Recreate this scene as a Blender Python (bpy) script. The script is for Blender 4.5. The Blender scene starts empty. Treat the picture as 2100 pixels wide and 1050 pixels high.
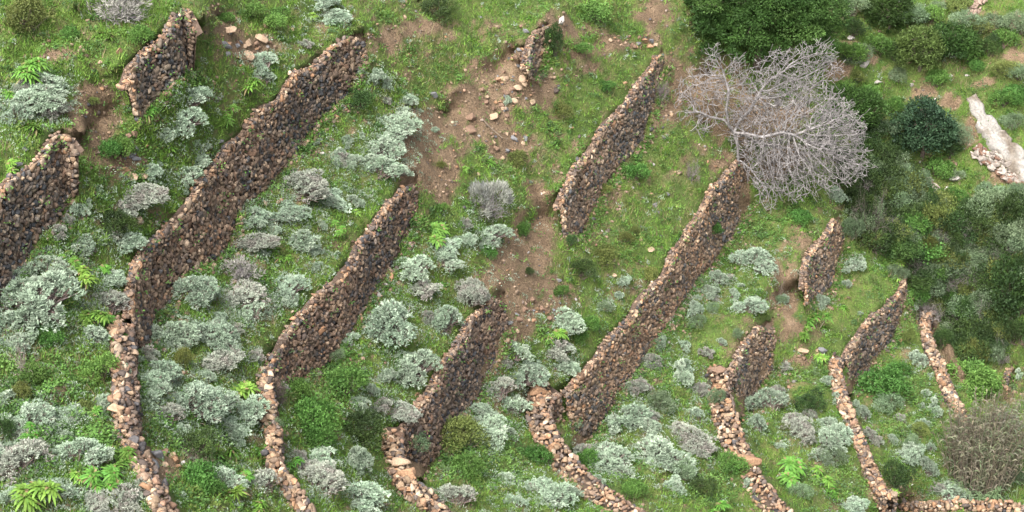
import bpy, math
import numpy as np
from math import radians, sin, cos, pi

# ------------------------------------------------------------------ camera, sky, sun
sc = bpy.context.scene
PITCH = radians(32.0); DIST = 95.0; FPX = 4245.0          # focal length in photograph pixels (2100 wide)
CAM = np.array([0.0, -DIST * cos(PITCH), DIST * sin(PITCH)])
RGT = np.array([1.0, 0, 0]); UPV = np.array([0, sin(PITCH), cos(PITCH)]); FWD = np.array([0, cos(PITCH), -sin(PITCH)])
cam_d = bpy.data.cameras.new("camera"); cam = bpy.data.objects.new("camera", cam_d)
sc.collection.objects.link(cam); sc.camera = cam
cam.location = CAM; cam.rotation_euler = (pi / 2 - PITCH, 0, 0)
cam_d.sensor_fit = 'HORIZONTAL'; cam_d.angle = 2 * math.atan(1050 / FPX)
cam_d.clip_start = 1; cam_d.clip_end = 2000

SUN_EL, SUN_AZ = radians(58), radians(-150)                # overcast: a soft broad sun high behind the left shoulder
world = bpy.data.worlds.new("World"); sc.world = world; world.use_nodes = True
wn = world.node_tree; sky = wn.nodes.new('ShaderNodeTexSky'); sky.sky_type = 'NISHITA'
sky.sun_disc = False; sky.sun_elevation = SUN_EL; sky.sun_rotation = SUN_AZ
sky.air_density = 1.0; sky.dust_density = 8.0; sky.ozone_density = 0.3
cloud = wn.nodes.new('ShaderNodeHueSaturation'); cloud.inputs['Saturation'].default_value = 0.3      # a grey cloud deck, hardly blue
wn.links.new(sky.outputs[0], cloud.inputs['Color'])
wn.links.new(cloud.outputs[0], wn.nodes['Background'].inputs[0]); wn.nodes['Background'].inputs[1].default_value = 0.15
sun_d = bpy.data.lights.new("sun", 'SUN'); sun = bpy.data.objects.new("sun", sun_d); sc.collection.objects.link(sun)
sun_d.energy = 1.05; sun_d.angle = radians(40); sun_d.color = (1.0, 0.95, 0.88)
_d = np.array([sin(SUN_AZ) * cos(SUN_EL), cos(SUN_AZ) * cos(SUN_EL), sin(SUN_EL)])
from mathutils import Vector
sun.rotation_euler = Vector(_d).to_track_quat('Z', 'Y').to_euler()
sc.view_settings.view_transform = 'Standard'; sc.view_settings.look = 'None'
sc.view_settings.exposure = 1.57; sc.view_settings.gamma = 1.0
sc.cycles.max_bounces = 5; sc.cycles.diffuse_bounces = 3; sc.cycles.transparent_max_bounces = 4
sc.cycles.use_denoising = True

rng = np.random.default_rng(7)
# ------------------------------------------------------------------ small maths
def ray(px, py):
    px = np.asarray(px, float); py = np.asarray(py, float)
    return FWD + ((px - 1050) / FPX)[..., None] * RGT - ((py - 525) / FPX)[..., None] * UPV
def at(px, py, z):
    d = ray(px, py); t = (np.asarray(z, float) - CAM[2]) / d[..., 2]
    return CAM + d * t[..., None]
def proj(P):
    q = np.asarray(P) - CAM; w = q @ FWD
    return np.stack([1050 + FPX * (q @ RGT) / w, 525 - FPX * (q @ UPV) / w], -1)
def _hash(i, j, s):
    h = (i * 374761393 + j * 668265263 + s * 974634777) & 0xffffffff
    h = ((h ^ (h >> 13)) * 1274126177) & 0xffffffff
    return ((h ^ (h >> 16)) & 0xffff) / 65535.0
def noise(x, y, s=0):
    x = np.asarray(x, float); y = np.asarray(y, float)
    i = np.floor(x).astype(np.int64); j = np.floor(y).astype(np.int64); u = x - i; v = y - j
    u = u * u * (3 - 2 * u); v = v * v * (3 - 2 * v)
    a = _hash(i, j, s); b = _hash(i + 1, j, s); c = _hash(i, j + 1, s); d = _hash(i + 1, j + 1, s)
    return (a * (1 - u) + b * u) * (1 - v) + (c * (1 - u) + d * u) * v
def fbm(x, y, s=0, o=4):
    r = 0; a = 0.5; t = 0
    for k in range(o):
        r = r + a * noise(x * 2 ** k, y * 2 ** k, s + k * 17); t += a; a *= 0.5
    return r / t
def norm(a): return a / np.maximum(np.linalg.norm(a, axis=-1, keepdims=True), 1e-9)
def resample(P, step):
    P = np.asarray(P, float); L = np.r_[0, np.cumsum(np.linalg.norm(np.diff(P, axis=0), axis=1))]
    n = max(2, int(L[-1] / step) + 1); s = np.linspace(0, L[-1], n)
    return np.stack([np.interp(s, L, P[:, k]) for k in range(P.shape[1])], 1)
def smooth(P, it=2):
    P = P.copy()
    for _ in range(it): P[1:-1] = 0.25 * P[:-2] + 0.5 * P[1:-1] + 0.25 * P[2:]
    return P
def inpoly(x, y, poly):
    r = np.zeros(np.shape(x), bool); n = len(poly); j = n - 1
    for i in range(n):
        xi, yi = poly[i]; xj, yj = poly[j]
        c = ((yi > y) != (yj > y)) & (x < (xj - xi) * (y - yi) / (yj - yi + 1e-12) + xi); r ^= c; j = i
    return r
# ------------------------------------------------------------------ mesh + material helpers
def mesh(name, V, F, col=None, mat=None, smooth_sh=False, attrs=None):
    V = np.asarray(V, np.float32); m = bpy.data.meshes.new(name)
    if isinstance(F, np.ndarray): F = [F]
    F = [f for f in F if len(f)]
    nl = sum(f.size for f in F); nf = sum(len(f) for f in F)
    m.vertices.add(len(V)); m.vertices.foreach_set('co', V.ravel())
    m.loops.add(nl); m.loops.foreach_set('vertex_index', np.concatenate([f.ravel() for f in F]).astype(np.int32))
    st = []; o = 0
    for f in F: st.append(o + np.arange(len(f)) * f.shape[1]); o += f.size
    m.polygons.add(nf); m.polygons.foreach_set('loop_start', np.concatenate(st).astype(np.int32))
    if smooth_sh: m.polygons.foreach_set('use_smooth', np.ones(nf, bool))
    if col is not None:
        a = m.attributes.new('Col', 'FLOAT_COLOR', 'POINT')
        c = np.ones((len(V), 4), np.float32); c[:, :3] = col; a.data.foreach_set('color', c.ravel())
    for k, v in (attrs or {}).items():
        a = m.attributes.new(k, 'FLOAT', 'POINT'); a.data.foreach_set('value', np.asarray(v, np.float32))
    m.update(calc_edges=True)
    if mat: m.materials.append(mat)
    return m
def link(name, data, parent=None, **props):
    o = bpy.data.objects.new(name, data); sc.collection.objects.link(o)
    if parent: o.parent = parent
    for k, v in props.items():
        if v is not None: o[k] = v
    return o
class Acc:                                                  # gathers vertices / faces / colours for one mesh
    def __init__(s): s.V = []; s.F = {}; s.C = []; s.n = 0
    def add(s, V, F, C):
        V = np.asarray(V, float).reshape(-1, 3); s.V.append(V)
        for f in (F if isinstance(F, list) else [F]):
            s.F.setdefault(f.shape[1], []).append(f + s.n)
        C = np.asarray(C, float); s.C.append(np.broadcast_to(C, (len(V), 3)) if C.ndim == 1 else C); s.n += len(V)
    def mesh(s, name, mat, **k):
        return mesh(name, np.concatenate(s.V), [np.concatenate(f) for f in s.F.values()], np.concatenate(s.C), mat, **k)

def nodes(name):
    m = bpy.data.materials.new(name); m.use_nodes = True; nt = m.node_tree
    b = nt.nodes['Principled BSDF']; b.inputs['Roughness'].default_value = 0.85
    b.inputs['Specular IOR Level'].default_value = 0.2
    return m, nt, b
def col_material(name, rough=0.85, translucent=0.0, vary=0.0, grain=0.0, grain_scale=8, bump=0.0, spec=0.2):
    """base colour from the colour each leaf or stone was given, varied a little per object and by a fine grain"""
    m, nt, b = nodes(name); N = nt.nodes; L = nt.links
    b.inputs['Roughness'].default_value = rough; b.inputs['Specular IOR Level'].default_value = spec
    a = N.new('ShaderNodeAttribute'); a.attribute_name = 'Col'; c = a.outputs['Color']
    if vary:
        oi = N.new('ShaderNodeObjectInfo'); h = N.new('ShaderNodeHueSaturation')
        mr = N.new('ShaderNodeMapRange'); mr.inputs[3].default_value = 1 - vary; mr.inputs[4].default_value = 1 + vary
        L.new(oi.outputs['Random'], mr.inputs[0]); L.new(mr.outputs[0], h.inputs['Value'])
        mr2 = N.new('ShaderNodeMapRange'); mr2.inputs[3].default_value = 0.5 - vary * 0.06; mr2.inputs[4].default_value = 0.5 + vary * 0.06
        mu = N.new('ShaderNodeMath'); mu.operation = 'MULTIPLY'; mu.inputs[1].default_value = 7.31
        fr = N.new('ShaderNodeMath'); fr.operation = 'FRACT'
        L.new(oi.outputs['Random'], mu.inputs[0]); L.new(mu.outputs[0], fr.inputs[0]); L.new(fr.outputs[0], mr2.inputs[0])
        L.new(mr2.outputs[0], h.inputs['Hue'])
        L.new(c, h.inputs['Color']); c = h.outputs[0]
    if grain:
        tc = N.new('ShaderNodeTexCoord'); nz = N.new('ShaderNodeTexNoise'); nz.inputs['Scale'].default_value = grain_scale; nz.inputs['Detail'].default_value = 5
        L.new(tc.outputs['Object'], nz.inputs['Vector'])
        mr3 = N.new('ShaderNodeMapRange'); mr3.inputs[1].default_value = 0.3; mr3.inputs[2].default_value = 0.7
        mr3.inputs[3].default_value = 1 - grain; mr3.inputs[4].default_value = 1 + grain
        h2 = N.new('ShaderNodeHueSaturation'); L.new(nz.outputs[0], mr3.inputs[0]); L.new(mr3.outputs[0], h2.inputs['Value']); L.new(c, h2.inputs['Color']); c = h2.outputs[0]
        if bump:
            bp = N.new('ShaderNodeBump'); bp.inputs['Strength'].default_value = bump; bp.inputs['Distance'].default_value = 0.03
            L.new(nz.outputs[0], bp.inputs['Height']); L.new(bp.outputs[0], b.inputs['Normal'])
    L.new(c, b.inputs['Base Color'])
    if translucent:
        t = N.new('ShaderNodeBsdfTranslucent'); mx = N.new('ShaderNodeMixShader'); mx.inputs[0].default_value = translucent
        L.new(c, t.inputs[0]); L.new(b.outputs[0], mx.inputs[1]); L.new(t.outputs[0], mx.inputs[2])
        L.new(mx.outputs[0], N['Material Output'].inputs[0])
    return m
M_STONE = col_material('dry stone', 0.9, grain=0.28, grain_scale=9, bump=0.6)
M_LEAF = col_material('leaves', 0.6, translucent=0.22, vary=0.24)
M_SILVER = col_material('silvery leaves', 0.85, translucent=0.1, vary=0.17)
M_WOOD = col_material('bark', 0.9, vary=0.1, grain=0.2, grain_scale=20)
M_GROUNDVEG = col_material('ground plants', 0.65, translucent=0.22)

# ------------------------------------------------------------------ the stone walls: traced, then given real heights
# name: (top level, back edge of the top (far end first), foot line, low arm centre line, arm height, arm width)
WALLS = {
 'left edge': dict(z=15.0, top=[(170,283),(158,275),(145,268),(118,260),(90,285),(60,330),(25,345),(0,378),(-60,440),(-140,530)],
    foot=[(188,345),(165,378),(135,425),(100,462),(75,488),(58,525),(20,598),(0,622),(-60,690),(-140,790)]),
 'upper left': dict(z=15.6, top=[(414,34),(402,18),(388,8),(368,4),(350,20),(338,50),(322,78),(285,95),(258,115),(238,145)],
    foot=[(430,80),(418,115),(395,140),(375,155),(350,183),(335,192),(320,210),(298,235),(280,258),(240,255)]),
 'long left': dict(tint=(0.95,0.93,0.92), z=10.2, top=[(742,57),(715,62),(700,75),(665,100),(635,120),(600,145),(555,200),(520,225),(500,260),(465,285),(440,320),(415,350),(385,400),(360,425),(325,460),(300,485),(270,525),(255,585),(246,640)],
    foot=[(772,85),(765,110),(740,150),(715,195),(700,208),(665,240),(635,280),(600,320),(565,375),(535,405),(490,450),(465,500),(430,535),(380,565),(350,615),(318,660),(300,705),(278,730)],
    arm=[(246,640),(248,690),(250,740),(256,790),(254,840),(262,880),(280,920),(300,965),(325,1010),(350,1060),(375,1130)], aw=50, ah=1.5, dull=0.12, slope=True),
 'middle': dict(tint=(0.95,0.9,0.88), z=5.2, top=[(848,354),(832,355),(808,385),(785,415),(770,440),(730,480),(712,520),(690,545),(665,580),(635,610),(600,645),(575,675),(550,715),(538,742)],
    foot=[(882,375),(870,425),(840,475),(820,520),(795,555),(770,590),(740,640),(715,680),(698,715),(665,745),(640,770),(590,790),(560,800)],
    arm=[(540,745),(546,800),(550,850),(562,895),(560,940),(575,975),(605,1010),(628,1050),(650,1110)], aw=32, ah=1.3),
 'lower middle': dict(tint=(0.9,0.87,0.88), z=0.2, top=[(1026,590),(1005,596),(985,620),(952,650),(940,685),(920,715),(890,755),(870,805),(850,825),(822,862),(806,872)],
    foot=[(1064,600),(1055,645),(1025,695),(1015,745),(980,805),(950,845),(912,880),(895,950),(870,970),(845,990)],
    arm=[(806,872),(804,905),(806,940),(820,970),(845,1000),(875,1025),(905,1055),(940,1100)], aw=42, ah=1.3),
 'upper middle': dict(tint=(1.12,1.12,1.12), z=0.8, top=[(1345,100),(1335,120),(1318,145),(1295,182),(1270,212),(1240,235),(1220,265),(1200,305),(1170,335),(1155,380),(1137,402)],
    foot=[(1358,130),(1345,190),(1332,230),(1325,270),(1300,305),(1265,345),(1240,380),(1215,425),(1200,465),(1180,482),(1140,502)]),
 'long right': dict(tint=(1.18,1.12,1.06), z=-4.8, top=[(1525,298),(1500,318),(1490,345),(1450,385),(1430,430),(1405,465),(1365,530),(1350,570),(1310,600),(1280,645),(1265,670),(1225,705),(1205,740),(1180,770),(1150,790)],
    foot=[(1552,370),(1545,400),(1535,425),(1520,445),(1500,485),(1470,525),(1400,610),(1360,672),(1315,745),(1275,805),(1245,850),(1200,905),(1175,928)],
    arm=[(1140,796),(1108,810),(1102,840),(1112,875),(1128,905),(1150,935),(1172,965),(1205,995),(1240,1020),(1285,1050),(1340,1090)], aw=52, ah=1.6),
 'right upper': dict(tint=(1.25,1.2,1.15), z=-8.6, top=[(1716,430),(1700,445),(1685,485),(1655,505),(1645,525),(1636,575)],
    foot=[(1740,450),(1732,500),(1720,538),(1702,585),(1650,625),(1636,628)]),
 'right lower': dict(tint=(1.1,1.08,1.06), z=-9.0, top=[(1578,641),(1566,648),(1550,660),(1525,690),(1500,730),(1492,752)],
    foot=[(1612,660),(1605,710),(1595,745),(1570,778),(1545,812),(1525,850),(1517,860)],
    arm=[(1490,752),(1472,760),(1474,800),(1484,840),(1496,880),(1502,905),(1524,945),(1544,985),(1572,1022),(1602,1055),(1640,1100)], aw=50, ah=1.5),
 'far right': dict(z=-12.4, top=[(1846,560),(1842,595),(1828,602),(1812,625),(1785,640),(1760,670),(1740,695),(1726,722)],
    foot=[(1853,600),(1851,635),(1846,670),(1820,710),(1795,740),(1765,772),(1745,808)],
    arm=[(1722,728),(1710,738),(1718,780),(1731,825),(1748,870),(1768,915),(1785,960),(1808,1004),(1826,1022)], aw=24, ah=1.0),
 'thin right': dict(z=-14.6, arm=[(1906,632),(1895,660),(1904,700),(1918,735),(1932,765),(1946,800),(1966,838),(1985,880)], aw=22, ah=0.8),
 'small right': dict(z=-16.4, top=[(2072,738),(2058,752),(2052,785)], foot=[(2080,750),(2074,790),(2056,806)]),
 'bottom right': dict(z=-15.6, arm=[(1836,1026),(1865,1040),(1900,1038),(1950,1034),(2000,1036),(2065,1036),(2105,1048),(2180,1070)], aw=18, ah=0.6),
 'collapsed': dict(z=5.6, top=[(1118,42),(1095,46),(1082,62),(1072,88),(1066,118)], foot=[(1128,60),(1124,105),(1104,145),(1088,152),(1068,150)]),
}
BATTER = 0.12
G = 6; X0, X1, Y0, Y1 = -720, 2820, -560, 1500
gx = np.arange(X0, X1 + 1, G); gy = np.arange(Y0, Y1 + 1, G); NX, NY = len(gx), len(gy)
cons = []                                                   # (px, py, Z) the ground has to pass through
facepoly = []
for nm, w in WALLS.items():
    z = w['z']
    if 'top' in w:
        tp = resample(smooth(resample(w['top'], 6), 6), 6); B = at(tp[:, 0], tp[:, 1], z)
        B = resample(B, 0.25); B[:, :2] += (smooth(rng.normal(0, 0.25, (len(B), 2)), 3)) * 0.12
        t = norm(smooth(np.gradient(B, axis=0), 12) * [1, 1, 0]); n = np.stack([-t[:, 1], t[:, 0], 0 * t[:, 0]], 1)  # far end first: downhill is on the left
        thick = 0.32
        Ft = B + n * thick
        fo = np.array(w['foot'], float); o = np.argsort(fo[:, 0]); fx, fy = fo[o, 0], fo[o, 1]
        H = np.full(len(B), 5.5); done = np.zeros(len(B), bool)
        for h in np.arange(0.15, 5.5, 0.05):
            q = Ft + n * (BATTER * h)[..., None] - [0, 0, h] if False else Ft + n * (BATTER * h) - np.array([0, 0, h])
            p = proj(q); hit = (p[:, 1] >= np.interp(p[:, 0], fx, fy)) & ~done
            H[hit] = h; done |= hit
        H = smooth(H, 8)
        Fb = Ft + n * (BATTER * H)[:, None]; Fb[:, 2] -= H
        w.update(B=B, t=t, n=n, Ft=Ft, Fb=Fb, H=H)
        pb, pf, pt = proj(B), proj(Fb), proj(Ft)
        off = (pb - pt); off = off / np.maximum(np.linalg.norm(off, axis=1, keepdims=True), 1e-6)
        for k in range(len(B)):
            q = pb[k] + off[k] * 5; cons.append((q[0], q[1], z - 0.12))
            cons.append((pf[k, 0] + 2, pf[k, 1] + 9, Fb[k, 2]))
        facepoly.append(np.concatenate([pt, pf[::-1]]))
        w['zb'] = (Fb[0, 2], Fb[len(Fb) // 2, 2], Fb[-1, 2])
    if 'arm' in w:
        a = resample(smooth(resample(w['arm'], 6), 5), 6)
        zz = z - np.linspace(0, w.get('drop', 0), len(a)); A = at(a[:, 0], a[:, 1], zz); A = resample(A, 0.22)
        t = norm(smooth(np.gradient(A, axis=0), 10) * [1, 1, 0]); n = np.stack([-t[:, 1], t[:, 0], 0 * t[:, 0]], 1)
        pa = proj(A); mpp = np.linalg.norm(A - CAM, axis=1) / FPX
        tp = norm(np.gradient(pa, axis=0)); nl = np.stack([-tp[:, 1], tp[:, 0]], 1)      # image side of n
        # plan width so that it measures 'aw' pixels across in the photograph
        q = proj(A + n * 0.5) - pa; cross = np.abs(q[:, 0] * tp[:, 1] - q[:, 1] * tp[:, 0]); wd = np.clip(smooth(w['aw'] * 0.42 / np.maximum(cross, 1), 10), 0.3, 1.1)
        w.update(A=A, At=t, An=n, Aw=wd)
        for k in range(len(A)):
            q = proj(A[k] + n[k] * wd[k] * 0.5); u = q - pa[k]; u = u / max(np.linalg.norm(u), 1e-6)
            r = proj(A[k] - n[k] * wd[k] * 0.5) - u * 3; cons.append((r[0], r[1], A[k, 2] - 0.28))
            cons.append((pa[k, 0], pa[k, 1], A[k, 2] - 0.35))
            s = q + u * 9; cons.append((s[0], s[1], A[k, 2] - w['ah']))
    if 'zb' in w: print('WALL', nm, 'top', z, 'foot', [round(float(v), 1) for v in w['zb']], 'H', round(float(w['H'].min()), 1), round(float(w['H'].max()), 1), 'len', round(len(w['B']) * .25, 1))
# banks of bare earth without a wall
for tz, tl, bz, bl in [(14.7, [(120,258),(138,232),(160,205),(190,178),(228,158)], 13.5, [(160,300),(185,268),(212,240),(238,222)]),
                       (5.5, [(975,125),(1000,100),(1040,82),(1060,55)], 4.6, [(1000,145),(1048,112),(1068,95)]),
                       (0.4, [(1060,440),(1078,425),(1100,392),(1130,392)], -0.9, [(1085,470),(1110,450),(1130,440)]),
                       (5.3, [(905,200),(918,185),(935,190)], 4.2, [(915,235),(935,225)]),
                       (-8.7, [(1565,600),(1568,575),(1590,560),(1625,530)], -10.2, [(1585,640),(1600,605),(1625,590)]),
                       (-14.7, [(1915,640),(1935,690),(1960,745),(1975,770)], -16.0, [(1930,640),(1955,690),(1985,755)])]:
    for z, l in ((tz, tl), (bz, bl)):
        for p in resample(l, 5): cons.append((p[0], p[1], z))
for p in [(0,-520,24),(700,-520,15),(1100,-520,10),(1400,-520,6),(1800,-520,5.5),(2400,-520,7),(2780,-200,4),(2780,500,-8),(2780,1300,-16),
          (-100,0,18.2),(150,0,17.2),(0,150,16.2),(450,30,12.4),(560,40,11.4),(860,0,7.4),(960,40,6.4),(1180,0,4.6),(1330,10,2.2),(1400,60,1.0),
          (1500,0,0.4),(1450,150,-2.6),(1650,150,-4.0),(1800,0,-2.6),(1950,100,-4.2),(2100,0,-2.4),(2300,0,-1.5),(2100,250,-6.8),(1900,350,-9.4),(2100,500,-10.8),(1740,360,-9.2),(1800,450,-11.2),
          (1880,560,-13.4),(2000,620,-14.6),(2050,900,-16.8),(2100,800,-16.2),(2300,600,-13),(1990,980,-16.2),(1620,420,-8.4),
          (-600,300,17),(-600,900,13),(0,900,11.2),(0,1050,11.0),(100,800,11.4),(-600,1400,11),(100,1400,10),(500,1450,6),(800,1450,1),(1100,1450,-4),(1450,1450,-9),(1800,1450,-15),(2200,1400,-17)]:
    cons.append(p)
cons = np.array(cons)
def solve():
    Z = None
    for f in (16, 8, 4, 2, 1):
        g = G * f; nx = (NX + f - 1) // f; ny = (NY + f - 1) // f
        i = np.clip(np.rint((cons[:, 0] - X0) / g).astype(int), 0, nx - 1); j = np.clip(np.rint((cons[:, 1] - Y0) / g).astype(int), 0, ny - 1)
        S = np.zeros((ny, nx)); W = np.zeros((ny, nx)); np.add.at(S, (j, i), cons[:, 2]); np.add.at(W, (j, i), 1)
        fix = W > 0; val = S / np.maximum(W, 1)
        if Z is None: Z = np.full((ny, nx), val[fix].mean())
        else:
            jj = np.minimum(np.arange(ny) / 2, Z.shape[0] - 1); ii = np.minimum(np.arange(nx) / 2, Z.shape[1] - 1)
            j0 = jj.astype(int); i0 = ii.astype(int); j1 = np.minimum(j0 + 1, Z.shape[0] - 1); i1 = np.minimum(i0 + 1, Z.shape[1] - 1)
            fj = (jj - j0)[:, None]; fi = (ii - i0)[None]
            Z = (Z[j0][:, i0] * (1 - fi) + Z[j0][:, i1] * fi) * (1 - fj) + (Z[j1][:, i0] * (1 - fi) + Z[j1][:, i1] * fi) * fj
        Z[fix] = val[fix]
        for _ in range(1500 if f > 4 else 350):
            P = np.pad(Z, 1, mode='edge'); N_ = 0.25 * (P[:-2, 1:-1] + P[2:, 1:-1] + P[1:-1, :-2] + P[1:-1, 2:]); N_[fix] = val[fix]; Z = N_
    return Z
ZF = solve()
PX, PY = np.meshgrid(gx, gy)
facemask = np.zeros(PX.shape, bool)
for fp in facepoly:
    x0, y0 = fp.min(0) - 2; x1, y1 = fp.max(0) + 2
    s = (PX >= x0) & (PX <= x1) & (PY >= y0) & (PY <= y1); facemask[s] |= inpoly(PX[s], PY[s], fp)
armmask = np.zeros(PX.shape, bool)
for w in WALLS.values():
    if 'A' in w:
        a, b_ = proj(w['A'] - w['An'] * w['Aw'][:, None] * .5), proj(w['A'] + w['An'] * w['Aw'][:, None] * .5); fp = np.concatenate([a, b_[::-1]]); armmask |= inpoly(PX, PY, fp)
    if 'B' in w:
        a, b_ = proj(w['B']), proj(w['Ft']); armmask |= inpoly(PX, PY, np.concatenate([a, b_[::-1]]))
nowall = facemask | armmask
W0 = at(PX, PY, ZF)
lump = (fbm(W0[..., 0] * 0.45, W0[..., 1] * 0.45, 3, 5) - 0.5) * 0.9 + (fbm(W0[..., 0] * 2.2, W0[..., 1] * 2.2, 9, 3) - 0.5) * 0.28 + (fbm(W0[..., 0] * 1.15, W0[..., 1] * 1.15, 15, 2) - 0.5) * 0.5
# bare earth: traced patches with ragged rims
SOIL = [(200,290,40,40),(165,270,28,40),(215,250,32,60),(190,200,45,40),(850,350,30,50),(880,290,45,50),(1090,520,50,60),(1040,600,55,55),(1075,640,50,35),(1130,590,40,30),(920,340,30,40),(1000,150,50,30),(935,240,30,50),(185,245,42,55),(205,205,40,30),(470,55,55,40),(500,90,60,30),(455,25,50,25),(790,85,60,28),(870,65,70,22),(1000,60,30,18),(1050,115,40,30),(1065,180,75,40),(960,205,40,30),(990,255,70,50),
        (1050,285,70,35),(880,255,55,40),(860,320,55,60),(900,380,45,45),(880,300,45,60),(1110,455,28,75),(1105,410,25,40),(1065,500,30,60),(1030,540,40,55),(1070,580,70,45),(1110,625,60,30),(1100,530,50,40),(1060,660,45,30),
        (1200,110,70,35),(1150,60,70,40),(1260,90,60,30),(1345,40,45,60),(1395,150,45,70),(1370,230,45,55),(1440,190,90,80),(1560,240,120,70),(1600,330,70,40),(1480,330,45,28),(1610,600,38,80),(1625,680,55,40),(1640,740,35,18),(1590,560,25,35),
        (1905,660,25,35),(1945,720,25,60),(1970,765,30,30),(335,960,40,45),(300,930,30,30),(1720,150,35,22),(1780,120,26,14),(1890,190,34,16),(1950,210,30,22),(1990,270,30,30),(2060,360,50,20),(1930,330,30,18),(2000,400,35,15),(2040,470,26,20),(2080,120,30,18),(2040,60,14,40),(1990,30,12,30),(2020,170,34,12),(245,330,50,28),(540,235,25,15),(10,190,40,20),(120,120,60,15),(650,620,25,20),(1700,540,25,15),(1850,400,60,20)]
soil = np.zeros(PX.shape)
nz1 = (fbm(PX / 38, PY / 30, 21, 4) - 0.5) * 1.5 + (fbm(PX / 12, PY / 10, 25, 2) - 0.5) * 1.5
for cx, cy, rx, ry in SOIL:
    q_ = 1.55 if 820 < cx < 1130 else 1.45 if cx < 260 and 200 < cy < 400 else 1.15; d = 1 - np.sqrt(((PX - cx) / (rx * q_)) ** 2 + ((PY - cy) / (ry * q_)) ** 2); soil = np.maximum(soil, d * 2.0)
soil = np.clip((soil - 0.30 + nz1 * 1.15) * 1.5, 0, 1)
nz2 = fbm(PX / 60, PY / 45, 41, 5)
soil = np.maximum(soil, np.clip((nz2 - 0.66) * 9, 0, 1) * 0.8)              # small bare spots everywhere
soil[facemask] = 1
GP = at(PX, PY, ZF); GP[..., 2] += np.where(facemask, 0, lump)
back = np.where(facemask, 0.45, 0.0)
GP += ray(PX, PY) * back[..., None]
def ground(px, py):
    """point of the ground that the photograph shows at (px, py)"""
    u = np.clip((np.asarray(px, float) - X0) / G, 0, NX - 1.001); v = np.clip((np.asarray(py, float) - Y0) / G, 0, NY - 1.001)
    i = u.astype(int); j = v.astype(int); a = (u - i)[..., None]; b = (v - j)[..., None]
    return (GP[j, i] * (1 - a) + GP[j, i + 1] * a) * (1 - b) + (GP[j + 1, i] * (1 - a) + GP[j + 1, i + 1] * a) * b
def grid_val(A, px, py):
    i = np.clip(np.rint((np.asarray(px) - X0) / G).astype(int), 0, NX - 1); j = np.clip(np.rint((np.asarray(py) - Y0) / G).astype(int), 0, NY - 1); return A[j, i]
idx = np.arange(NX * NY).reshape(NY, NX)
FQ = np.stack([idx[1:, :-1], idx[1:, 1:], idx[:-1, 1:], idx[:-1, :-1]], -1).reshape(-1, 4)
tone = fbm(PX / 110, PY / 80, 61, 4)

m, nt, b = nodes('hillside soil and turf'); N = nt.nodes; L = nt.links
def nd(t, **k):
    n = N.new(t)
    for a, v in k.items(): n.inputs[a].default_value = v
    return n
tc = nd('ShaderNodeTexCoord')
def nz(scale, det=6, rough=0.6):
    n = nd('ShaderNodeTexNoise', Scale=scale, Detail=det, Roughness=rough); L.new(tc.outputs['Object'], n.inputs['Vector']); return n
def ramp(src, stops):
    r = N.new('ShaderNodeValToRGB'); e = r.color_ramp.elements
    while len(e) < len(stops): e.new(0.5)
    for k, (p, c) in enumerate(stops): e[k].position = p; e[k].color = (*c, 1)
    L.new(src, r.inputs[0]); return r
s1 = ramp(nz(1.3, 8).outputs[0], [(0.25, (0.125, 0.088, 0.057)), (0.45, (0.185, 0.133, 0.087)), (0.6, (0.235, 0.171, 0.113)), (0.8, (0.285, 0.215, 0.15))])
s2 = ramp(nz(14, 4).outputs[0], [(0.3, (0.45, 0.45, 0.45)), (0.7, (1.3, 1.25, 1.2))])
sm = nd('ShaderNodeMix'); sm.data_type = 'RGBA'; sm.blend_type = 'MULTIPLY'; sm.inputs[0].default_value = 1
L.new(s1.outputs[0], sm.inputs[6]); L.new(s2.outputs[0], sm.inputs[7])
g1 = ramp(nz(0.8, 8).outputs[0], [(0.3, (0.06, 0.095, 0.025)), (0.5, (0.09, 0.135, 0.034)), (0.65, (0.125, 0.145, 0.045)), (0.8, (0.145, 0.125, 0.065))])
at_ = N.new('ShaderNodeAttribute'); at_.attribute_name = 'soil'
mx = nd('ShaderNodeMix'); mx.data_type = 'RGBA'; L.new(at_.outputs['Fac'], mx.inputs[0]); L.new(g1.outputs[0], mx.inputs[6]); L.new(sm.outputs[2], mx.inputs[7])
L.new(mx.outputs[2], b.inputs['Base Color'])
bp = nd('ShaderNodeBump', Strength=1.0, Distance=0.25); L.new(nz(6, 8, 0.7).outputs[0], bp.inputs['Height']); L.new(bp.outputs[0], b.inputs['Normal'])
b.inputs['Roughness'].default_value = 0.95
link('hillside_ground', mesh('hillside_ground', GP.reshape(-1, 3), FQ, None, m, True, {'soil': soil.ravel()}), kind='structure')

# ------------------------------------------------------------------ stones
def ico(sub):
    p = (1 + 5 ** 0.5) / 2
    V = [(-1,p,0),(1,p,0),(-1,-p,0),(1,-p,0),(0,-1,p),(0,1,p),(0,-1,-p),(0,1,-p),(p,0,-1),(p,0,1),(-p,0,-1),(-p,0,1)]
    F = [(0,11,5),(0,5,1),(0,1,7),(0,7,10),(0,10,11),(1,5,9),(5,11,4),(11,10,2),(10,7,6),(7,1,8),(3,9,4),(3,4,2),(3,2,6),(3,6,8),(3,8,9),(4,9,5),(2,4,11),(6,2,10),(8,6,7),(9,8,1)]
    V = [np.array(v) / np.linalg.norm(v) for v in V]
    for _ in range(sub):
        c = {}; F2 = []
        def mid(a, b_):
            k = (min(a, b_), max(a, b_))
            if k not in c: q = V[a] + V[b_]; V.append(q / np.linalg.norm(q)); c[k] = len(V) - 1
            return c[k]
        for a, b_, d in F:
            x, y, z = mid(a, b_), mid(b_, d), mid(d, a); F2 += [(a,x,z),(b_,y,x),(d,z,y),(x,y,z)]
        F = F2
    return np.array(V), np.array(F)
ICO1, ICO2 = ico(1), ico(2)
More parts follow.
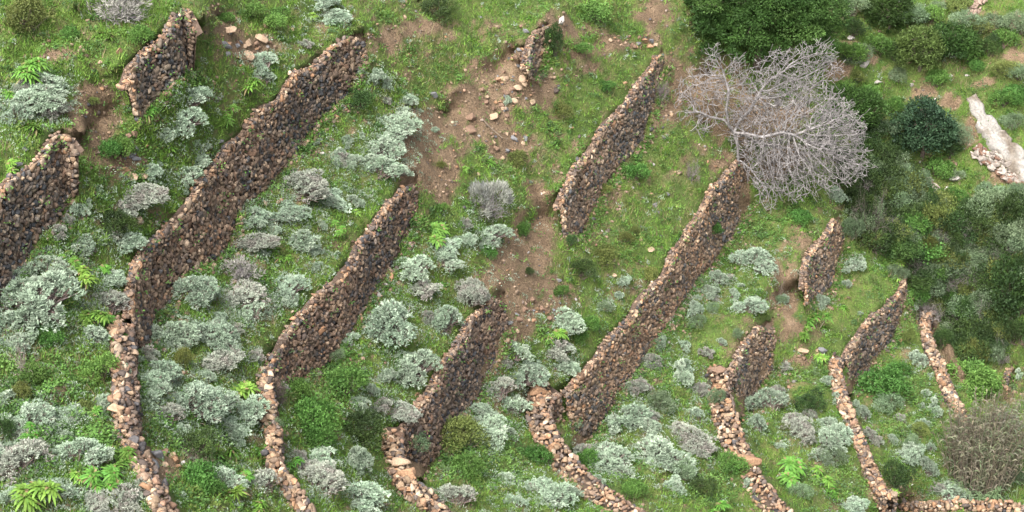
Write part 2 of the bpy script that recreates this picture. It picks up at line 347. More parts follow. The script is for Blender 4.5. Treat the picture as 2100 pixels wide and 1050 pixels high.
def rocks(c, ax, half, col, cuts=10, base=ICO1, lo=0.34, hi=0.72):
    """angular stones: spheres cut by random planes, at centres c, along axes ax (N,3,3), with half sizes and one colour each"""
    n = len(c); V = np.repeat(base[0][None], n, 0) * (1 + rng.normal(0, 0.06, (n, len(base[0]), 1)))
    for _ in range(cuts):
        pn = norm(rng.normal(size=(n, 3))); k = rng.uniform(lo, hi, (n, 1))
        d = np.maximum(np.einsum('nij,nj->ni', V, pn) - k, 0); V -= d[..., None] * pn[:, None]
    V = np.einsum('nij,njk->nik', V * half[:, None], ax) + c[:, None]
    nv = len(base[0]); F = (base[1][None] + (np.arange(n) * nv)[:, None, None]).reshape(-1, 3)
    C = np.repeat(col, nv, 0)
    return V.reshape(-1, 3), F, C
def spin(t, u, n, a, tilt=0.25):
    """axes t,u,n turned by a about n and tilted a little"""
    t2 = t * np.cos(a)[:, None] + u * np.sin(a)[:, None]; n2 = norm(n + rng.normal(0, tilt, n.shape))
    t2 = norm(t2 - n2 * np.sum(t2 * n2, 1, keepdims=True)); return np.stack([t2, np.cross(n2, t2), n2], 1)
PAL_FACE = np.array([(0.130,0.092,0.068),(0.105,0.073,0.056),(0.155,0.108,0.077),(0.082,0.064,0.055),(0.055,0.052,0.053),(0.20,0.145,0.103),(0.145,0.09,0.062),(0.118,0.092,0.075)])
PAL_RIM = np.array([(0.225,0.155,0.10),(0.27,0.195,0.13),(0.20,0.125,0.08),(0.33,0.255,0.185),(0.15,0.107,0.077),(0.245,0.145,0.085),(0.105,0.085,0.073)])
def pick(pal, n, p=None): return pal[rng.choice(len(pal), n, p=p)] * rng.uniform(0.6, 1.42, (n, 1))

def crest_of(w):
    """how far the crest has crumbled along the wall: steps near both ends, notches between"""
    k = len(w['B']); s = np.arange(k) * 0.25; L_ = k * 0.25; sd = abs(hash(tuple(w['top'][0]))) % 97
    e1 = np.clip(1 - s / 1.6, 0, 1) ** 1.3; e2 = np.clip(1 - (L_ - s) / 1.3, 0, 1) ** 1.3 * (0.35 if 'arm' in w else 1)
    c = np.maximum(e1, e2) * 0.27 * w['H'] * (0.55 + 0.9 * noise(s * 1.7, 0 * s, sd)) + np.clip(noise(s * 0.55, 0 * s, sd + 3) - 0.5, 0, 1) * 0.7 + (noise(s * 2.1, 0 * s, sd + 5) - .5) * 0.22
    return np.clip(c, -0.08, w['H'] * .8)
def wall_face(w, acc):
    B, t, nn, Ft, Fb, H = (w[k] for k in ('B', 't', 'n', 'Ft', 'Fb', 'H')); L_ = len(B) * 0.25
    # backing of earth and small stones just behind the stone skin
    inn = -nn * 0.05; cr = crest_of(w); dz = np.stack([0 * cr, 0 * cr, cr], 1)
    A0, A1, A2 = B + [0, 0, -0.1] - dz * .8, Ft + inn + [0, 0, -0.1] - dz, Fb + inn + [0, 0, -0.4]
    V = np.concatenate([A0, A1, A2]); k = len(B); i = np.arange(k - 1)
    acc.add(V, np.concatenate([np.stack([i, i + 1, i + 1 + k, i + k], 1), np.stack([i + k, i + 1 + k, i + 1 + 2 * k, i + 2 * k], 1)]), (0.085, 0.06, 0.045))
    S, Hh, A_, B_ = [], [], [], []
    h = -0.02; hmax = H.max() + 0.1
    while h < hmax:
        rh = rng.uniform(0.105, 0.17); s = rng.uniform(-0.1, 0.1)
        while s < L_:
            wd = rng.choice([0.09, 0.14, 0.2, 0.33], p=[0.27, 0.4, 0.25, 0.08]) * rng.uniform(0.85, 1.2)
            S.append(s + wd / 2); Hh.append(h + rh / 2 + rng.normal(0, 0.035)); A_.append(wd * 0.86); B_.append(rh * rng.uniform(0.8, 1.15)); s += wd
        h += rh
    S, Hh, A_, B_ = map(np.array, (S, Hh, A_, B_))
    u = np.clip(S / 0.25, 0, len(B) - 1.001); i = u.astype(int); f = (u - i)[:, None]
    lerp = lambda Q: Q[i] * (1 - f) + Q[np.minimum(i + 1, len(Q) - 1)] * f
    Hs = lerp(H[:, None])[:, 0]; keep = (Hh < Hs + 0.05)
    # ragged top: patches where the crest has lost a course or two
    keep &= Hh > lerp(cr[:, None])[:, 0] - 0.06
    top_, bot_ = lerp(Ft), lerp(Fb); P = top_ + (bot_ - top_) * (Hh / np.maximum(Hs, 0.1))[:, None]
    T, Nn = norm(lerp(t)), norm(lerp(nn)); U = np.tile([0, 0, 1.0], (len(S), 1))
    bulge = (fbm(S * 0.5, Hh * 0.7, 8, 3) - 0.5) * 0.35 * np.clip(Hh / 0.6, 0, 1) * np.clip((Hs - Hh) / 0.5, 0, 1)
    P = P + Nn * (bulge + rng.normal(0.0, 0.025, len(S)))[:, None]
    P, T, U, Nn, A_, B_, Hh2, Hs2, S2 = (q[keep] for q in (P, T, U, Nn, A_, B_, Hh, Hs, S))
    n = len(P); ax = spin(T, U, Nn, rng.normal(0, 0.6, n), 0.17)
    half = np.stack([A_, B_ * np.where(A_ > .25, 1.5, 1), rng.uniform(0.09, 0.15, n)], 1)
    zone = fbm(S2 * 0.35, Hh2 * 0.6, 31, 3)                  # areas of darker basalt, areas of browner tuff
    pz = np.where(zone < 0.45, 0, 1); col = np.where(pz[:, None] == 0, pick(PAL_FACE, n, [.14,.14,.12,.16,.2,.09,.07,.08]) * [0.92, 0.98, 1.02], pick(PAL_FACE, n, [.20,.12,.19,.09,.09,.13,.09,.09])) * [1.02, 1.06, 1.06]
    warm = (rng.random(n) < np.where(Hh2 < 0.35, 0.45, 0.06)); col[warm] = pick(PAL_RIM, n)[warm] * 0.9
    pale = (S2 > L_ - 0.55) & (rng.random(n) < (0.15 if 'arm' in w else .7)); col[pale] = pick(PAL_RIM, n)[pale]
    acc.add(*rocks(P, ax, half, col * np.array(w.get('tint', (1.0, 1.0, 1.0)))))
def coping(B, t, nn, width, z_off, acc, big=1.0, face=0.12, slope=False):
    """loose paler stones along the top of a wall; B is one edge, nn points across"""
    L_ = np.r_[0, np.cumsum(np.linalg.norm(np.diff(B, axis=0), axis=1))]
    C, T, Nn, A_, Q = [], [], [], [], []
    for q in np.arange(0.06, 1.0, 0.2 if not slope else 0.13):
        s = rng.uniform(0, 0.2)
        while s < L_[-1]:
            a = rng.choice([0.14, 0.2, 0.27, 0.36], p=[.3, .38, .22, .1]) * big; s += a * 0.9
            i = min(int(np.searchsorted(L_, s)), len(B) - 1); wd = width[i]
            if (noise(s * 0.8, q * 2, 13) > 0.80): continue
            C.append(B[i] + nn[i] * wd * (q + rng.normal(0, 0.05)) + [0, 0, z_off + rng.normal(0, 0.05) + (noise(s * 0.7, 3.3, 77) - 0.5) * 0.3 - (max(0, q - .4) * .8 if slope else 0)]); Q.append(q); T.append(t[i]); Nn.append(nn[i]); A_.append(a)
    C, T, Nn, A_, Q = map(np.array, (C, T, Nn, A_, Q)); n = len(C); fc = np.where(Q[:, None] > .42, .92, face) if slope else face; Z = np.tile([0, 0, 1.0], (n, 1))
    ax = spin(T, Nn, Z, rng.uniform(0, 6.28, n), 0.35); half = np.stack([A_ * 0.8, A_ * rng.uniform(0.5, 0.78, n), A_ * rng.uniform(0.4, 0.66, n)], 1)
    acc.add(*rocks(C, ax, half, np.where(rng.random((n, 1)) < fc, pick(PAL_FACE, n) * 1.15, pick(PAL_RIM, n))))
def arm_wall(w, acc_f, acc_c):
    A, t, nn, wd = w['A'], w['At'], w['An'], w['Aw']; k = len(A); hh = w['ah']
    bl, br = A - nn * (wd * 0.42)[:, None], A + nn * (wd * 0.42)[:, None]; d = np.array([0, 0, -hh - 0.4])
    V = np.concatenate([bl + d, bl - [0, 0, .1], br - [0, 0, .1 + (.5 if w.get('slope') else 0)], br + d - [0, 0, 1.0]]); i = np.arange(k - 1)
    acc_f.add(V, np.concatenate([np.stack([i + q * k, i + 1 + q * k, i + 1 + (q + 1) * k, i + (q + 1) * k], 1) for q in range(3)]), (0.06, 0.043, 0.032))
    L_ = k * 0.22
    for side, depth in ((-1, 0.75), (1, hh + 0.2)):
        P, T, Nn, A_ = [], [], [], []
        for h in np.arange(0.05 + (.45 if w.get('slope') and side > 0 else 0), depth + (.5 if w.get('slope') else 0), 0.16):
            s = rng.uniform(0, .1)
            while s < L_:
                a = rng.choice([0.14, 0.2, 0.28]); s += a; i = min(int(s / 0.22), k - 1)
                P.append(A[i] + side * nn[i] * (wd[i] * 0.5 + rng.normal(0, .03)) - [0, 0, h + rng.normal(0, .03)]); T.append(t[i]); Nn.append(side * nn[i]); A_.append(a)
        P, T, Nn, A_ = map(np.array, (P, T, Nn, A_)); n = len(P); ax = spin(T, np.tile([0, 0, 1.], (n, 1)), Nn, rng.normal(0, .5, n))
        col = pick(PAL_FACE, n) if side > 0 else np.where(rng.random((n, 1)) < 0.75, pick(PAL_RIM, n) * 0.85, pick(PAL_FACE, n))
        acc_f.add(*rocks(P, ax, np.stack([A_ * .8, np.full(n, .13), np.full(n, .13)], 1), col))
    coping(A - nn * (wd * 0.5)[:, None], t, nn, wd, 0.0, acc_c, big=0.95, face=w.get('dull', 0.16), slope=w.get('slope', False))
WALL_INFO = {
 'left edge': 'tall dark stone retaining wall leaving the left edge below the brown landslip scar',
 'upper left': 'short stone wall in the top left corner, its pale end beside the brown scar',
 'long left': 'longest dark stone wall, climbing through the left third and bending to a narrow tail',
 'middle': 'brown stone wall ending at the bare earth slide, with a narrow orange tail below',
 'lower middle': 'dark stone wall at bottom centre under the eroded slope, with a chunky orange tail',
 'upper middle': 'grey and tan stone wall in the upper centre, left of the bare branched tree',
 'long right': 'long pale rimmed wall from the bare tree down to a big boulder and curved tail',
 'right upper': 'short tan stone wall right of the bare tree, above the reddish earth gap',
 'right lower': 'short dark wall below the reddish earth gap, with a wide tail of pale stones',
 'far right': 'stone wall at right with pale stepped crest and a long thin orange tail',
 'thin right': 'thin low line of orange stones beside the dark gully bushes',
 'small right': 'tiny stub of stone wall at the right edge above the reeds',
 'bottom right': 'low row of orange stones along the bottom right corner below the reeds',
 'collapsed': 'collapsed remnant of stone wall at the top centre amid brown rubble',
}
for nm, w in WALLS.items():
    root = link('stone_wall', None, label=WALL_INFO[nm], category='stone wall', kind='thing', group='dry stone terrace walls')
    fa, ca, ta = Acc(), Acc(), Acc(); org = (w['B'] if 'B' in w else w['A']); o3 = org[len(org) // 2].copy()
    if 'B' in w:
        o3[2] = w['Fb'][len(w['Fb']) // 2, 2]; wall_face(w, fa)
        cr = crest_of(w); coping(w['B'] + w['n'] * .06 - np.stack([0 * cr, 0 * cr, cr], 1), w['t'], w['n'], np.full(len(w['B']), 0.28), -0.08, ca, big=0.62, face=w.get('capface', 0.66))
    if 'A' in w: arm_wall(w, fa, ta)
    root.location = o3
    for a, pn in ((fa, 'wall_face'), (ca, 'coping'), (ta, 'coping')):
        if not a.V: continue
        a.V = [v - o3 for v in a.V]; link(pn, a.mesh(pn, M_STONE), root)

# ------------------------------------------------------------------ plants: leaf, twig and crown builders
def leaves(acc, P, D, Lg, Wd, col, up=None, droop=0.0):
    """one four-cornered leaf per row: from P along D, Lg long and Wd wide"""
    n = len(P); D = norm(D); R = rng.normal(size=(n, 3)) if up is None else up + rng.normal(0, 0.35, (n, 3))
    S = norm(np.cross(D, R)); Lg = np.broadcast_to(Lg, (n,))[:, None]; Wd = np.broadcast_to(Wd, (n,))[:, None]
    m = P + D * Lg * 0.5; tip = P + D * Lg - np.array([0, 0, 1.0]) * Lg * droop
    V = np.stack([P, m - S * Wd * 0.5, tip, m + S * Wd * 0.5], 1).reshape(-1, 3)
    acc.add(V, np.arange(4 * n).reshape(n, 4), np.repeat(col, 4, 0))
def blades(acc, P, D, Lg, Wd, col):                         # grass: one triangle each
    n = len(P); D = norm(D); S = norm(np.cross(D, rng.normal(size=(n, 3)))); Lg = np.broadcast_to(Lg, (n,))[:, None]; Wd = np.broadcast_to(Wd, (n,))[:, None]
    V = np.stack([P - S * Wd * .5, P + S * Wd * .5, P + D * Lg], 1).reshape(-1, 3); acc.add(V, np.arange(3 * n).reshape(n, 3), np.repeat(col, 3, 0))
def tube(acc, pts, rad, col, k=4):
    pts = np.asarray(pts, float); n = len(pts); rad = np.broadcast_to(rad, (n,)); t = norm(np.gradient(pts, axis=0))
    ref = np.array([0.31, 0.2, 0.93]) if abs(t[0] @ np.array([0.31, 0.2, 0.93])) < 0.9 else np.array([1.0, 0, 0])
    a = norm(np.cross(t, ref)); b_ = np.cross(t, a); ang = np.arange(k) * 2 * pi / k
    V = pts[:, None] + rad[:, None, None] * (np.cos(ang)[None, :, None] * a[:, None] + np.sin(ang)[None, :, None] * b_[:, None])
    i = np.arange(n - 1)[:, None] * k; j = np.arange(k)[None]; j2 = (j + 1) % k
    acc.add(V.reshape(-1, 3), np.stack([i + j, i + j2, i + k + j2, i + k + j], -1).reshape(-1, 4), col)
def tints(base, n, s=0.2): return np.asarray(base) * rng.uniform(1 - s, 1 + s, (n, 1)) * rng.uniform(0.93, 1.07, (n, 3))
def straggly(nl, lr=(0.16, 0.32), flat=0.6):
    """lobes wandering outwards from the root, so that no two outlines are alike"""
    C, R = [], []; arms = rng.integers(3, 6); th = rng.uniform(0, 6.28, arms); ln = rng.uniform(0.45, 0.95, arms)
    for k in range(nl):
        q = rng.integers(arms); f = math.sqrt(rng.uniform(0, 1)); a = th[q] + rng.normal(0, .35); r = ln[q] * f; z = rng.uniform(*lr)
        C.append((r * cos(a), r * sin(a), max(.06, flat * (1 - f * .65) * rng.uniform(.35, 1.0) - z * .3))); R.append(z * (1.15 - .3 * f))
    return np.array(C), np.array(R)
def lobed(nl, spread=0.62, lr=(0.28, 0.46), flat=0.75):
    """lobe centres and radii filling a dome of radius 1"""
    C, R = [], []
    for k in range(nl):
        a = rng.uniform(0, 2 * pi); r = spread * math.sqrt(rng.uniform(0, 1)); q = rng.uniform(*lr)
        C.append((r * cos(a), r * sin(a), max(0.12, (1 - (r / 1.05) ** 2) ** 0.5 * flat * rng.uniform(0.55, 1.0) - q * 0.45))); R.append(q)
    return np.array(C), np.array(R)
def foliage(C, R, per, nleaf, Lg, Wd, pal, squash=0.85, spread=0.75, rise=0.25, jit=0.10, tuft_r=0.05, low=-0.35, tone_s=0.24, leafcol_s=0.18):
    """tufts of leaves over the outside of a set of lobes; buried tufts are dropped, gaps stay open"""
    acc = Acc(); ctr = np.mean(C, 0) * [1, 1, 0.4]
    P, O, K = [], [], []
    for k, (c, r) in enumerate(zip(C, R)):
        n = max(3, int(per * (r / R.mean()) ** 2)); d = norm(rng.normal(size=(n, 3))); d = d[d[:, 2] > low]
        p = c + d * r * [1, 1, squash] * (1 + rng.normal(0, jit, (len(d), 1)))
        ok = np.ones(len(p), bool)
        for q, (c2, r2) in enumerate(zip(C, R)):
            if q != k: ok &= np.linalg.norm((p - c2) / [1, 1, squash], axis=1) > r2 * 0.72
        P.append(p[ok]); O.append(norm(d[ok] + 0.4 * norm(p[ok] - ctr))); K.append(np.full(ok.sum(), k))
    P, O, K = np.concatenate(P), np.concatenate(O), np.concatenate(K); n = len(P)
    pal = np.asarray(pal, float); lobecol = pal[rng.choice(len(pal), len(C))] * rng.uniform(0.85, 1.15, (len(C), 1))
    tcol = lobecol[K] * rng.uniform(1 - tone_s, 1 + tone_s, (n, 1))
    Pl = np.repeat(P, nleaf, 0) + rng.normal(0, tuft_r, (n * nleaf, 3)); Ol = np.repeat(O, nleaf, 0)
    D = Ol + rng.normal(0, spread, Ol.shape) + [0, 0, rise]
    col = np.repeat(tcol, nleaf, 0) * rng.uniform(1 - leafcol_s, 1 + leafcol_s, (n * nleaf, 1))
    leaves(acc, Pl, D, Lg * rng.uniform(0.7, 1.25, len(Pl)), Wd * rng.uniform(0.75, 1.2, len(Pl)), col)
    return acc
def stems_to(C, rad, col, per=2, root=0.12):
    acc = Acc()
    for c in C:
        for _ in range(per):
            e = np.asarray(c) + rng.normal(0, 0.09, 3); b0 = rng.normal(0, root, 3) * [1, 1, 0] - [0, 0, 0.1]; m_ = (b0 + e) / 2 + rng.normal(0, 0.05, 3) - [0, 0, .04]
            tube(acc, resample([b0, m_, e], 0.2), np.linspace(rad, rad * .4, len(resample([b0, m_, e], 0.2))), tints(col, 1)[0], 3)
    return acc
def twigs(nmain, length, rad, col, levels=3, fan=1.0, up=0.8, kids=4, curve=0.25):
    """bare bush: stems that fork again and again"""
    acc = Acc()
    def grow(p, d, l, r, lev):
        pts = [p]; dd = d
        for _ in range(4): dd = norm(dd + rng.normal(0, curve, 3) + np.array([0, 0, 0.04])); pts.append(pts[-1] + dd * l / 4)
        pts = np.array(pts); tube(acc, pts, np.linspace(r, r * 0.5, 5), tints(col, 1, 0.25)[0], 3)
        if lev > 0:
            for _ in range(kids):
                k = rng.integers(1, 5); grow(pts[k], norm(norm(pts[k] - pts[k - 1]) + rng.normal(0, 0.55, 3)), l * rng.uniform(0.45, 0.75), r * 0.55, lev - 1)
    for _ in range(nmain):
        a = rng.uniform(0, 2 * pi); grow(np.array([0, 0, -0.05]), norm(np.array([cos(a) * fan, sin(a) * fan, up * rng.uniform(0.5, 1.2)])), length * rng.uniform(0.7, 1.1), rad, levels)
    return acc

# ------------------------------------------------------------------ naming: which terrace, which one on it
TLINES = [[(425,0),(390,10),(240,140),(180,260),(0,370),(-200,520)], [(800,0),(720,60),(260,580),(235,700),(285,910),(350,1060)], [(1130,0),(1080,90),(960,250),(860,360),(540,740),(550,880),(630,1060)],
          [(1400,0),(1340,110),(1140,440),(1040,590),(800,870),(800,940),(930,1080)], [(1740,0),(1600,200),(1520,300),(1150,790),(1070,830),(1300,1060)], [(1790,300),(1730,428),(1640,570),(1570,650),(1460,760),(1500,920),(1620,1070)],
          [(1880,400),(1845,560),(1710,735),(1770,920),(1830,1060)], [(1950,560),(1900,650),(1980,880),(2050,1060)]]
TNAMES = ["terrace in the top left corner", "terrace between left edge wall and longest wall", "terrace just below the longest wall", "terrace below the brown middle wall", "terrace above the pale rimmed long wall",
          "terrace below the pale rimmed long wall", "terrace left of the far right wall", "terrace below the far right wall", "gully side at right", "far rocky slope", "dark gully thicket at right"]
GULLY = [(1735,330),(1800,320),(1850,345),(1900,400),(1960,440),(2040,400),(2110,400),(2110,720),(2000,735),(1930,690),(1880,600),(1850,540),(1770,490),(1745,420)]
FAR = [(0, 1690), (300, 1780), (420, 1745), (560, 1870), (730, 2000), (1050, 2110)]
def terrace(px, py):
    if inpoly(np.array([px], float), np.array([py], float), GULLY)[0]: return 10
    if px > np.interp(py, [a for a, _ in FAR], [b_ for _, b_ in FAR]): return 9
    return sum(px > np.interp(py, [q[1] for q in l], [q[0] for q in l]) for l in TLINES)
ORD = ["", "second ", "third ", "fourth ", "fifth ", "sixth ", "seventh ", "eighth ", "ninth ", "tenth ", "eleventh ", "twelfth ", "thirteenth ", "fourteenth ", "fifteenth ", "sixteenth ", "seventeenth ", "eighteenth ", "nineteenth ", "twentieth "] + ["twenty %s " % q for q in "first second third fourth fifth sixth seventh eighth ninth".split()] + ["thirtieth "] + ["thirty %s " % q for q in "first second third fourth fifth sixth seventh eighth ninth".split()]
REG = []                                                    # (object, px, py, size word, kind phrase)
def finish_labels():
    b_ = {}
    for o, px, py, size, kind in REG: b_.setdefault((terrace(px, py), size, kind), []).append((py, px, o))
    if max(len(l) for l in b_.values()) > 24: print('LONGKEYS', {k: len(l) for k, l in b_.items() if len(l) > 16})
    for (t, size, kind), l in b_.items():
        l.sort(key=lambda q: -q[0]); n = len(l); sk = (size + ' ' + kind).strip()
        for k, (_, _, o) in enumerate(l):
            if n == 1: s = 'the only %s on the %s' % (sk, TNAMES[t])
            elif k < (n + 1) // 2: s = '%slowest %s on the %s' % (ORD[k], sk, TNAMES[t])
            else: s = '%shighest %s on the %s' % (ORD[n - 1 - k], sk, TNAMES[t])
            o['label'] = s
def copy_tree(root):
    c = root.copy(); sc.collection.objects.link(c)
    for ch in root.children:
        d = ch.copy(); sc.collection.objects.link(d); d.parent = c; d.matrix_parent_inverse = ch.matrix_parent_inverse
    return c
class Kind:
    """variants of one plant; put() moves the first use of a variant, then copies it"""
    tilt = 0.1
    def __init__(s, name, cat, group, makers): s.name, s.cat, s.group, s.makers, s.protos = name, cat, group, makers, {}
    def put(s, v, loc, scale, rot):
        v = v % len(s.makers)
        if v not in s.protos:
            r = link(s.name, None, None, category=s.cat, group=s.group)
            for nm, me in s.makers[v](): link(nm, me, r)
            s.protos[v] = r; o = r
        else: o = copy_tree(s.protos[v])
        o.location = loc; o.scale = scale; o.rotation_euler = (rng.normal(0, s.tilt), rng.normal(0, s.tilt), rot); return o
def mpp(P): return np.linalg.norm(np.asarray(P) - CAM) / FPX   # metres per photograph pixel there

# silver-grey shrubs
SILV = [(0.29,0.365,0.27),(0.25,0.325,0.235),(0.315,0.38,0.29),(0.225,0.30,0.21)]
SILV2 = [(0.27,0.285,0.235),(0.23,0.25,0.205),(0.25,0.24,0.21),(0.29,0.33,0.26)]
def mk_silver(nl, per, Lg, pal=SILV, stemc=(0.15,0.12,0.105)):
    def f():
        C, R = straggly(int(nl * 2.0), (0.09, 0.17) if nl > 20 else (0.13, 0.22), 0.85)
        fo = foliage(C, R, per * .55, 11, Lg, Lg * 0.36, pal, spread=0.6, rise=0.35, tuft_r=0.02, tone_s=0.2)
        return [('foliage', fo.mesh('foliage', M_SILVER)), ('stems', stems_to(C, 0.022, stemc, 4).mesh('stems', M_WOOD))]
    return f
K_SILVER = Kind('silver_shrub', 'shrub', 'silver shrubs scattered over the terraces', [mk_silver(14, 54, 0.125), mk_silver(17, 50, 0.12), mk_silver(13, 54, 0.12), mk_silver(18, 46, 0.12), mk_silver(15, 54, .12, SILV2), mk_silver(32, 44, 0.085), mk_silver(38, 42, 0.08), mk_silver(44, 40, 0.08), mk_silver(36, 42, 0.08, SILV2)])
SILVER = [(80,175,100,45),(70,205,95,60),(28,232,70,50),(105,232,55,42),(390,206,62,50),(376,250,78,66),(535,115,70,35),(545,155,40,25),(445,203,16,14),(415,306,60,28),(377,362,58,40),(285,392,85,55),(307,350,50,35),(252,425,55,45),(160,425,45,50),(200,392,20,15),
 (180,495,72,46),(258,500,65,35),(118,475,40,30),(615,396,115,50),(520,445,68,50),(590,440,70,40),(625,482,60,50),(520,487,80,40),(695,318,45,40),(655,293,25,18),(665,10,62,30),(682,33,60,20),(627,97,30,25),(705,38,20,18),(767,160,44,34),(792,180,36,32),(820,4,20,12),
 (790,217,25,20),(833,212,45,26),(858,232,20,15),(820,250,58,30),(805,273,95,28),(780,300,82,42),(765,335,48,32),(780,352,82,50),(725,332,42,36),(712,285,28,22),(700,320,46,38),(725,412,36,24),(890,270,18,14),(1040,208,25,18),(1088,377,14,10),(955,470,32,26),(1000,487,86,36),(955,500,40,26),(908,517,62,32),
 (85,545,90,46),(78,620,150,100),(20,655,60,50),(215,627,95,60),(228,570,60,32),(190,697,65,46),(55,848,92,52),(15,805,50,42),(218,818,50,46),(125,842,72,42),(130,890,45,40),(50,948,112,82),(165,942,106,72),(15,910,40,40),(115,1012,62,52),(185,1036,72,36),(265,1022,62,60),(20,1030,50,40),
 (395,602,80,72),(495,615,110,56),(515,652,72,32),(590,582,76,42),(585,622,40,26),(655,535,36,26),(355,682,90,62),(440,692,92,62),(305,722,52,62),(440,736,82,50),(325,757,82,62),(310,792,72,62),(385,822,120,78),(335,852,82,52),(430,817,90,62),(500,842,92,62),(465,987,92,52),(540,1002,82,62),(515,735,50,28),(470,875,50,36),(420,770,40,30),
 (650,985,100,66),(668,950,80,50),(610,930,40,36),(800,652,112,98),(720,690,50,36),(908,537,66,32),(845,555,80,56),(865,592,62,38),(965,592,70,84),(912,655,70,74),(845,752,98,80),(760,796,40,32),(825,830,82,48),(740,835,52,36),(1055,717,56,52),(1070,762,90,48),(1020,797,80,56),(980,845,72,42),(1000,885,90,60),(1050,826,62,52),(935,880,40,30),
 (1165,652,86,52),(1145,712,62,46),(1162,758,46,36),(1285,571,42,20),(1245,621,40,18),(1268,600,26,16),(1305,797,52,38),(1392,766,52,58),(1290,857,80,68),(1240,942,108,60),(1350,927,118,62),(1335,747,42,40),(1290,700,40,26),(1360,690,40,34),(1330,880,50,40),(725,945,60,66),(740,1017,110,68),(1120,1007,90,78),(1055,1030,52,42),(935,1017,80,58),(1040,980,42,24),(1200,930,50,44),
 (1555,537,90,54),(1465,576,46,32),(1455,597,46,22),(1500,606,32,26),(1530,633,66,30),(1552,609,20,16),(1608,609,32,20),(1425,632,42,36),(1477,704,26,20),(1447,721,32,26),(1738,585,26,26),(1745,541,52,22),(1685,612,36,32),(1765,638,22,14),(1885,584,36,22),(1880,620,22,22),(1877,734,52,34),(1910,768,22,16),(1410,752,46,42),(1440,800,44,36),(1430,850,50,40),(1420,888,92,58),
 (1572,829,72,60),(1550,870,46,56),(1610,750,28,20),(1630,876,72,52),(1690,917,80,62),(1700,866,44,34),(1722,892,70,46),(1660,838,32,24),(1715,815,32,32),(1695,775,32,22),(1600,910,28,22),(1770,847,42,50),(1780,890,32,32),(1915,833,42,36),(1885,868,38,26),(1860,926,56,42),(1900,965,42,66),(2072,856,46,46),(2088,775,24,26),(1945,1017,62,36),(1745,1036,56,36),(1825,900,30,24),(1845,850,28,20),
 (1695,133,26,20),(1940,97,42,36),(1715,404,48,30),(1900,800,24,16),(1800,905,26,30),(1530,1000,30,24),(1400,700,34,24),(1385,1000,50,40),(1225,985,36,30),(1500,570,22,14),(1520,590,18,12),(20,560,50,40),(35,700,60,44),(250,760,34,30),(585,690,22,16),(690,520,24,18),(640,500,40,24),(560,470,40,22),(745,275,20,14),(735,520,26,18)]
def size_word(w): return 'tiny' if w < 26 else 'small' if w < 46 else 'medium' if w < 72 else 'large' if w < 100 else 'huge'
def filler(lst, n, frac=(0.35, 0.62), minw=40):
    """smaller neighbours that join the shrubs of a cluster into one mat"""
    big = [q for q in lst if q[2] >= minw]; out = []
    while len(out) < n:
        px, py, w_, h_ = big[rng.integers(len(big))]; a = rng.uniform(0, 6.28); f = rng.uniform(*frac); x, y = px + cos(a) * w_ * .55, py + sin(a) * h_ * .6
        if grid_val(nowall, x, y) or grid_val(nowall, x, y + h_ * f * .3) or y < 6 or y > 1045: continue
        out.append((round(x), round(y), max(14, round(w_ * f)), max(10, round(h_ * f))))
    return out
SILVER += filler(SILVER, 292 - len(SILVER))
for k, (px, py, w_, h_) in enumerate(SILVER):
    g_ = ground(px, py + h_ * 0.22); s = mpp(g_); r = w_ * (0.64 if w_ < 55 else 0.78) * s; hz = h_ * 0.66 * s / 0.85
    v = (k * 3) % 5 if w_ < 66 else 5 + k % 4
    o = K_SILVER.put(v, g_, (r, r * rng.uniform(0.85, 1.05), max(hz * 1.05, r * 0.5)), rng.uniform(0, 6.28)); REG.append((o, px, py, size_word(w_), 'silver shrub'))

# rosette plants with long drooping yellow-green leaves
def mk_rosette(heads, hgt, leafcol):
    def f():
        acc, st = Acc(), Acc()
        for k in range(heads):
            a = rng.uniform(0, 6.28); r = 0 if heads == 1 else rng.uniform(0.35, 0.75); c = np.array([r * cos(a), r * sin(a), hgt * rng.uniform(0.6, 1.1)]); sz = 0.62 if heads > 2 else 0.85
            tube(st, resample([c * [0.2, 0.2, 0] - [0, 0, .1], c * [0.7, 0.7, 0.5], c], 0.15), 0.04, (0.13, 0.12, 0.08), 4)
            n = 40; az = np.arange(n) * 2.39996 + rng.uniform(0, .2, n); el = np.radians(np.linspace(72, -12, n)) + rng.normal(0, .1, n); Lg = sz * rng.uniform(0.75, 1.08, n) * np.linspace(0.6, 1, n)
            d = np.stack([np.cos(az) * np.cos(el), np.sin(az) * np.cos(el), np.sin(el)], 1); sd = np.stack([-np.sin(az), np.cos(az), 0 * az], 1)
            seg = np.array([0, 0.3, 0.62, 0.86, 1.0]); wd = np.array([0.025, 0.07, 0.095, 0.065, 0.005]) * sz / .62; V = []
            for q in range(5):
                p = c + d * (Lg * seg[q])[:, None] - np.array([0, 0, 1]) * (Lg * 0.5 * seg[q] ** 2.2)[:, None]; V += [p - sd * wd[q] * .5, p + sd * wd[q] * .5]
            V = np.stack(V, 1); i = np.arange(n)[:, None] * 10 + np.arange(4)[None] * 2
            acc.add(V.reshape(-1, 3), np.stack([i, i + 1, i + 3, i + 2], -1).reshape(-1, 4), np.repeat(np.where(rng.random((n, 1)) < .08, tints((.2, .17, .08), n, .2), tints(leafcol, n, 0.3)), 10, 0))
        return [('leaves', acc.mesh('leaves', M_LEAF)), ('stems', st.mesh('stems', M_WOOD))]
    return f
YG = (0.105, 0.225, 0.036)
K_ROS = Kind('rosette_plant', 'plant', 'bright green rosette plants on the terraces', [mk_rosette(1, 0.35, YG), mk_rosette(1, 0.5, (0.135, 0.25, 0.042)), mk_rosette(3, 0.6, YG), mk_rosette(4, 0.75, (0.09, 0.20, 0.034)), mk_rosette(6, 0.7, (0.10, 0.215, 0.036)), mk_rosette(5, 0.9, (0.125, 0.235, 0.04))])
K_ROS.tilt = 0.22
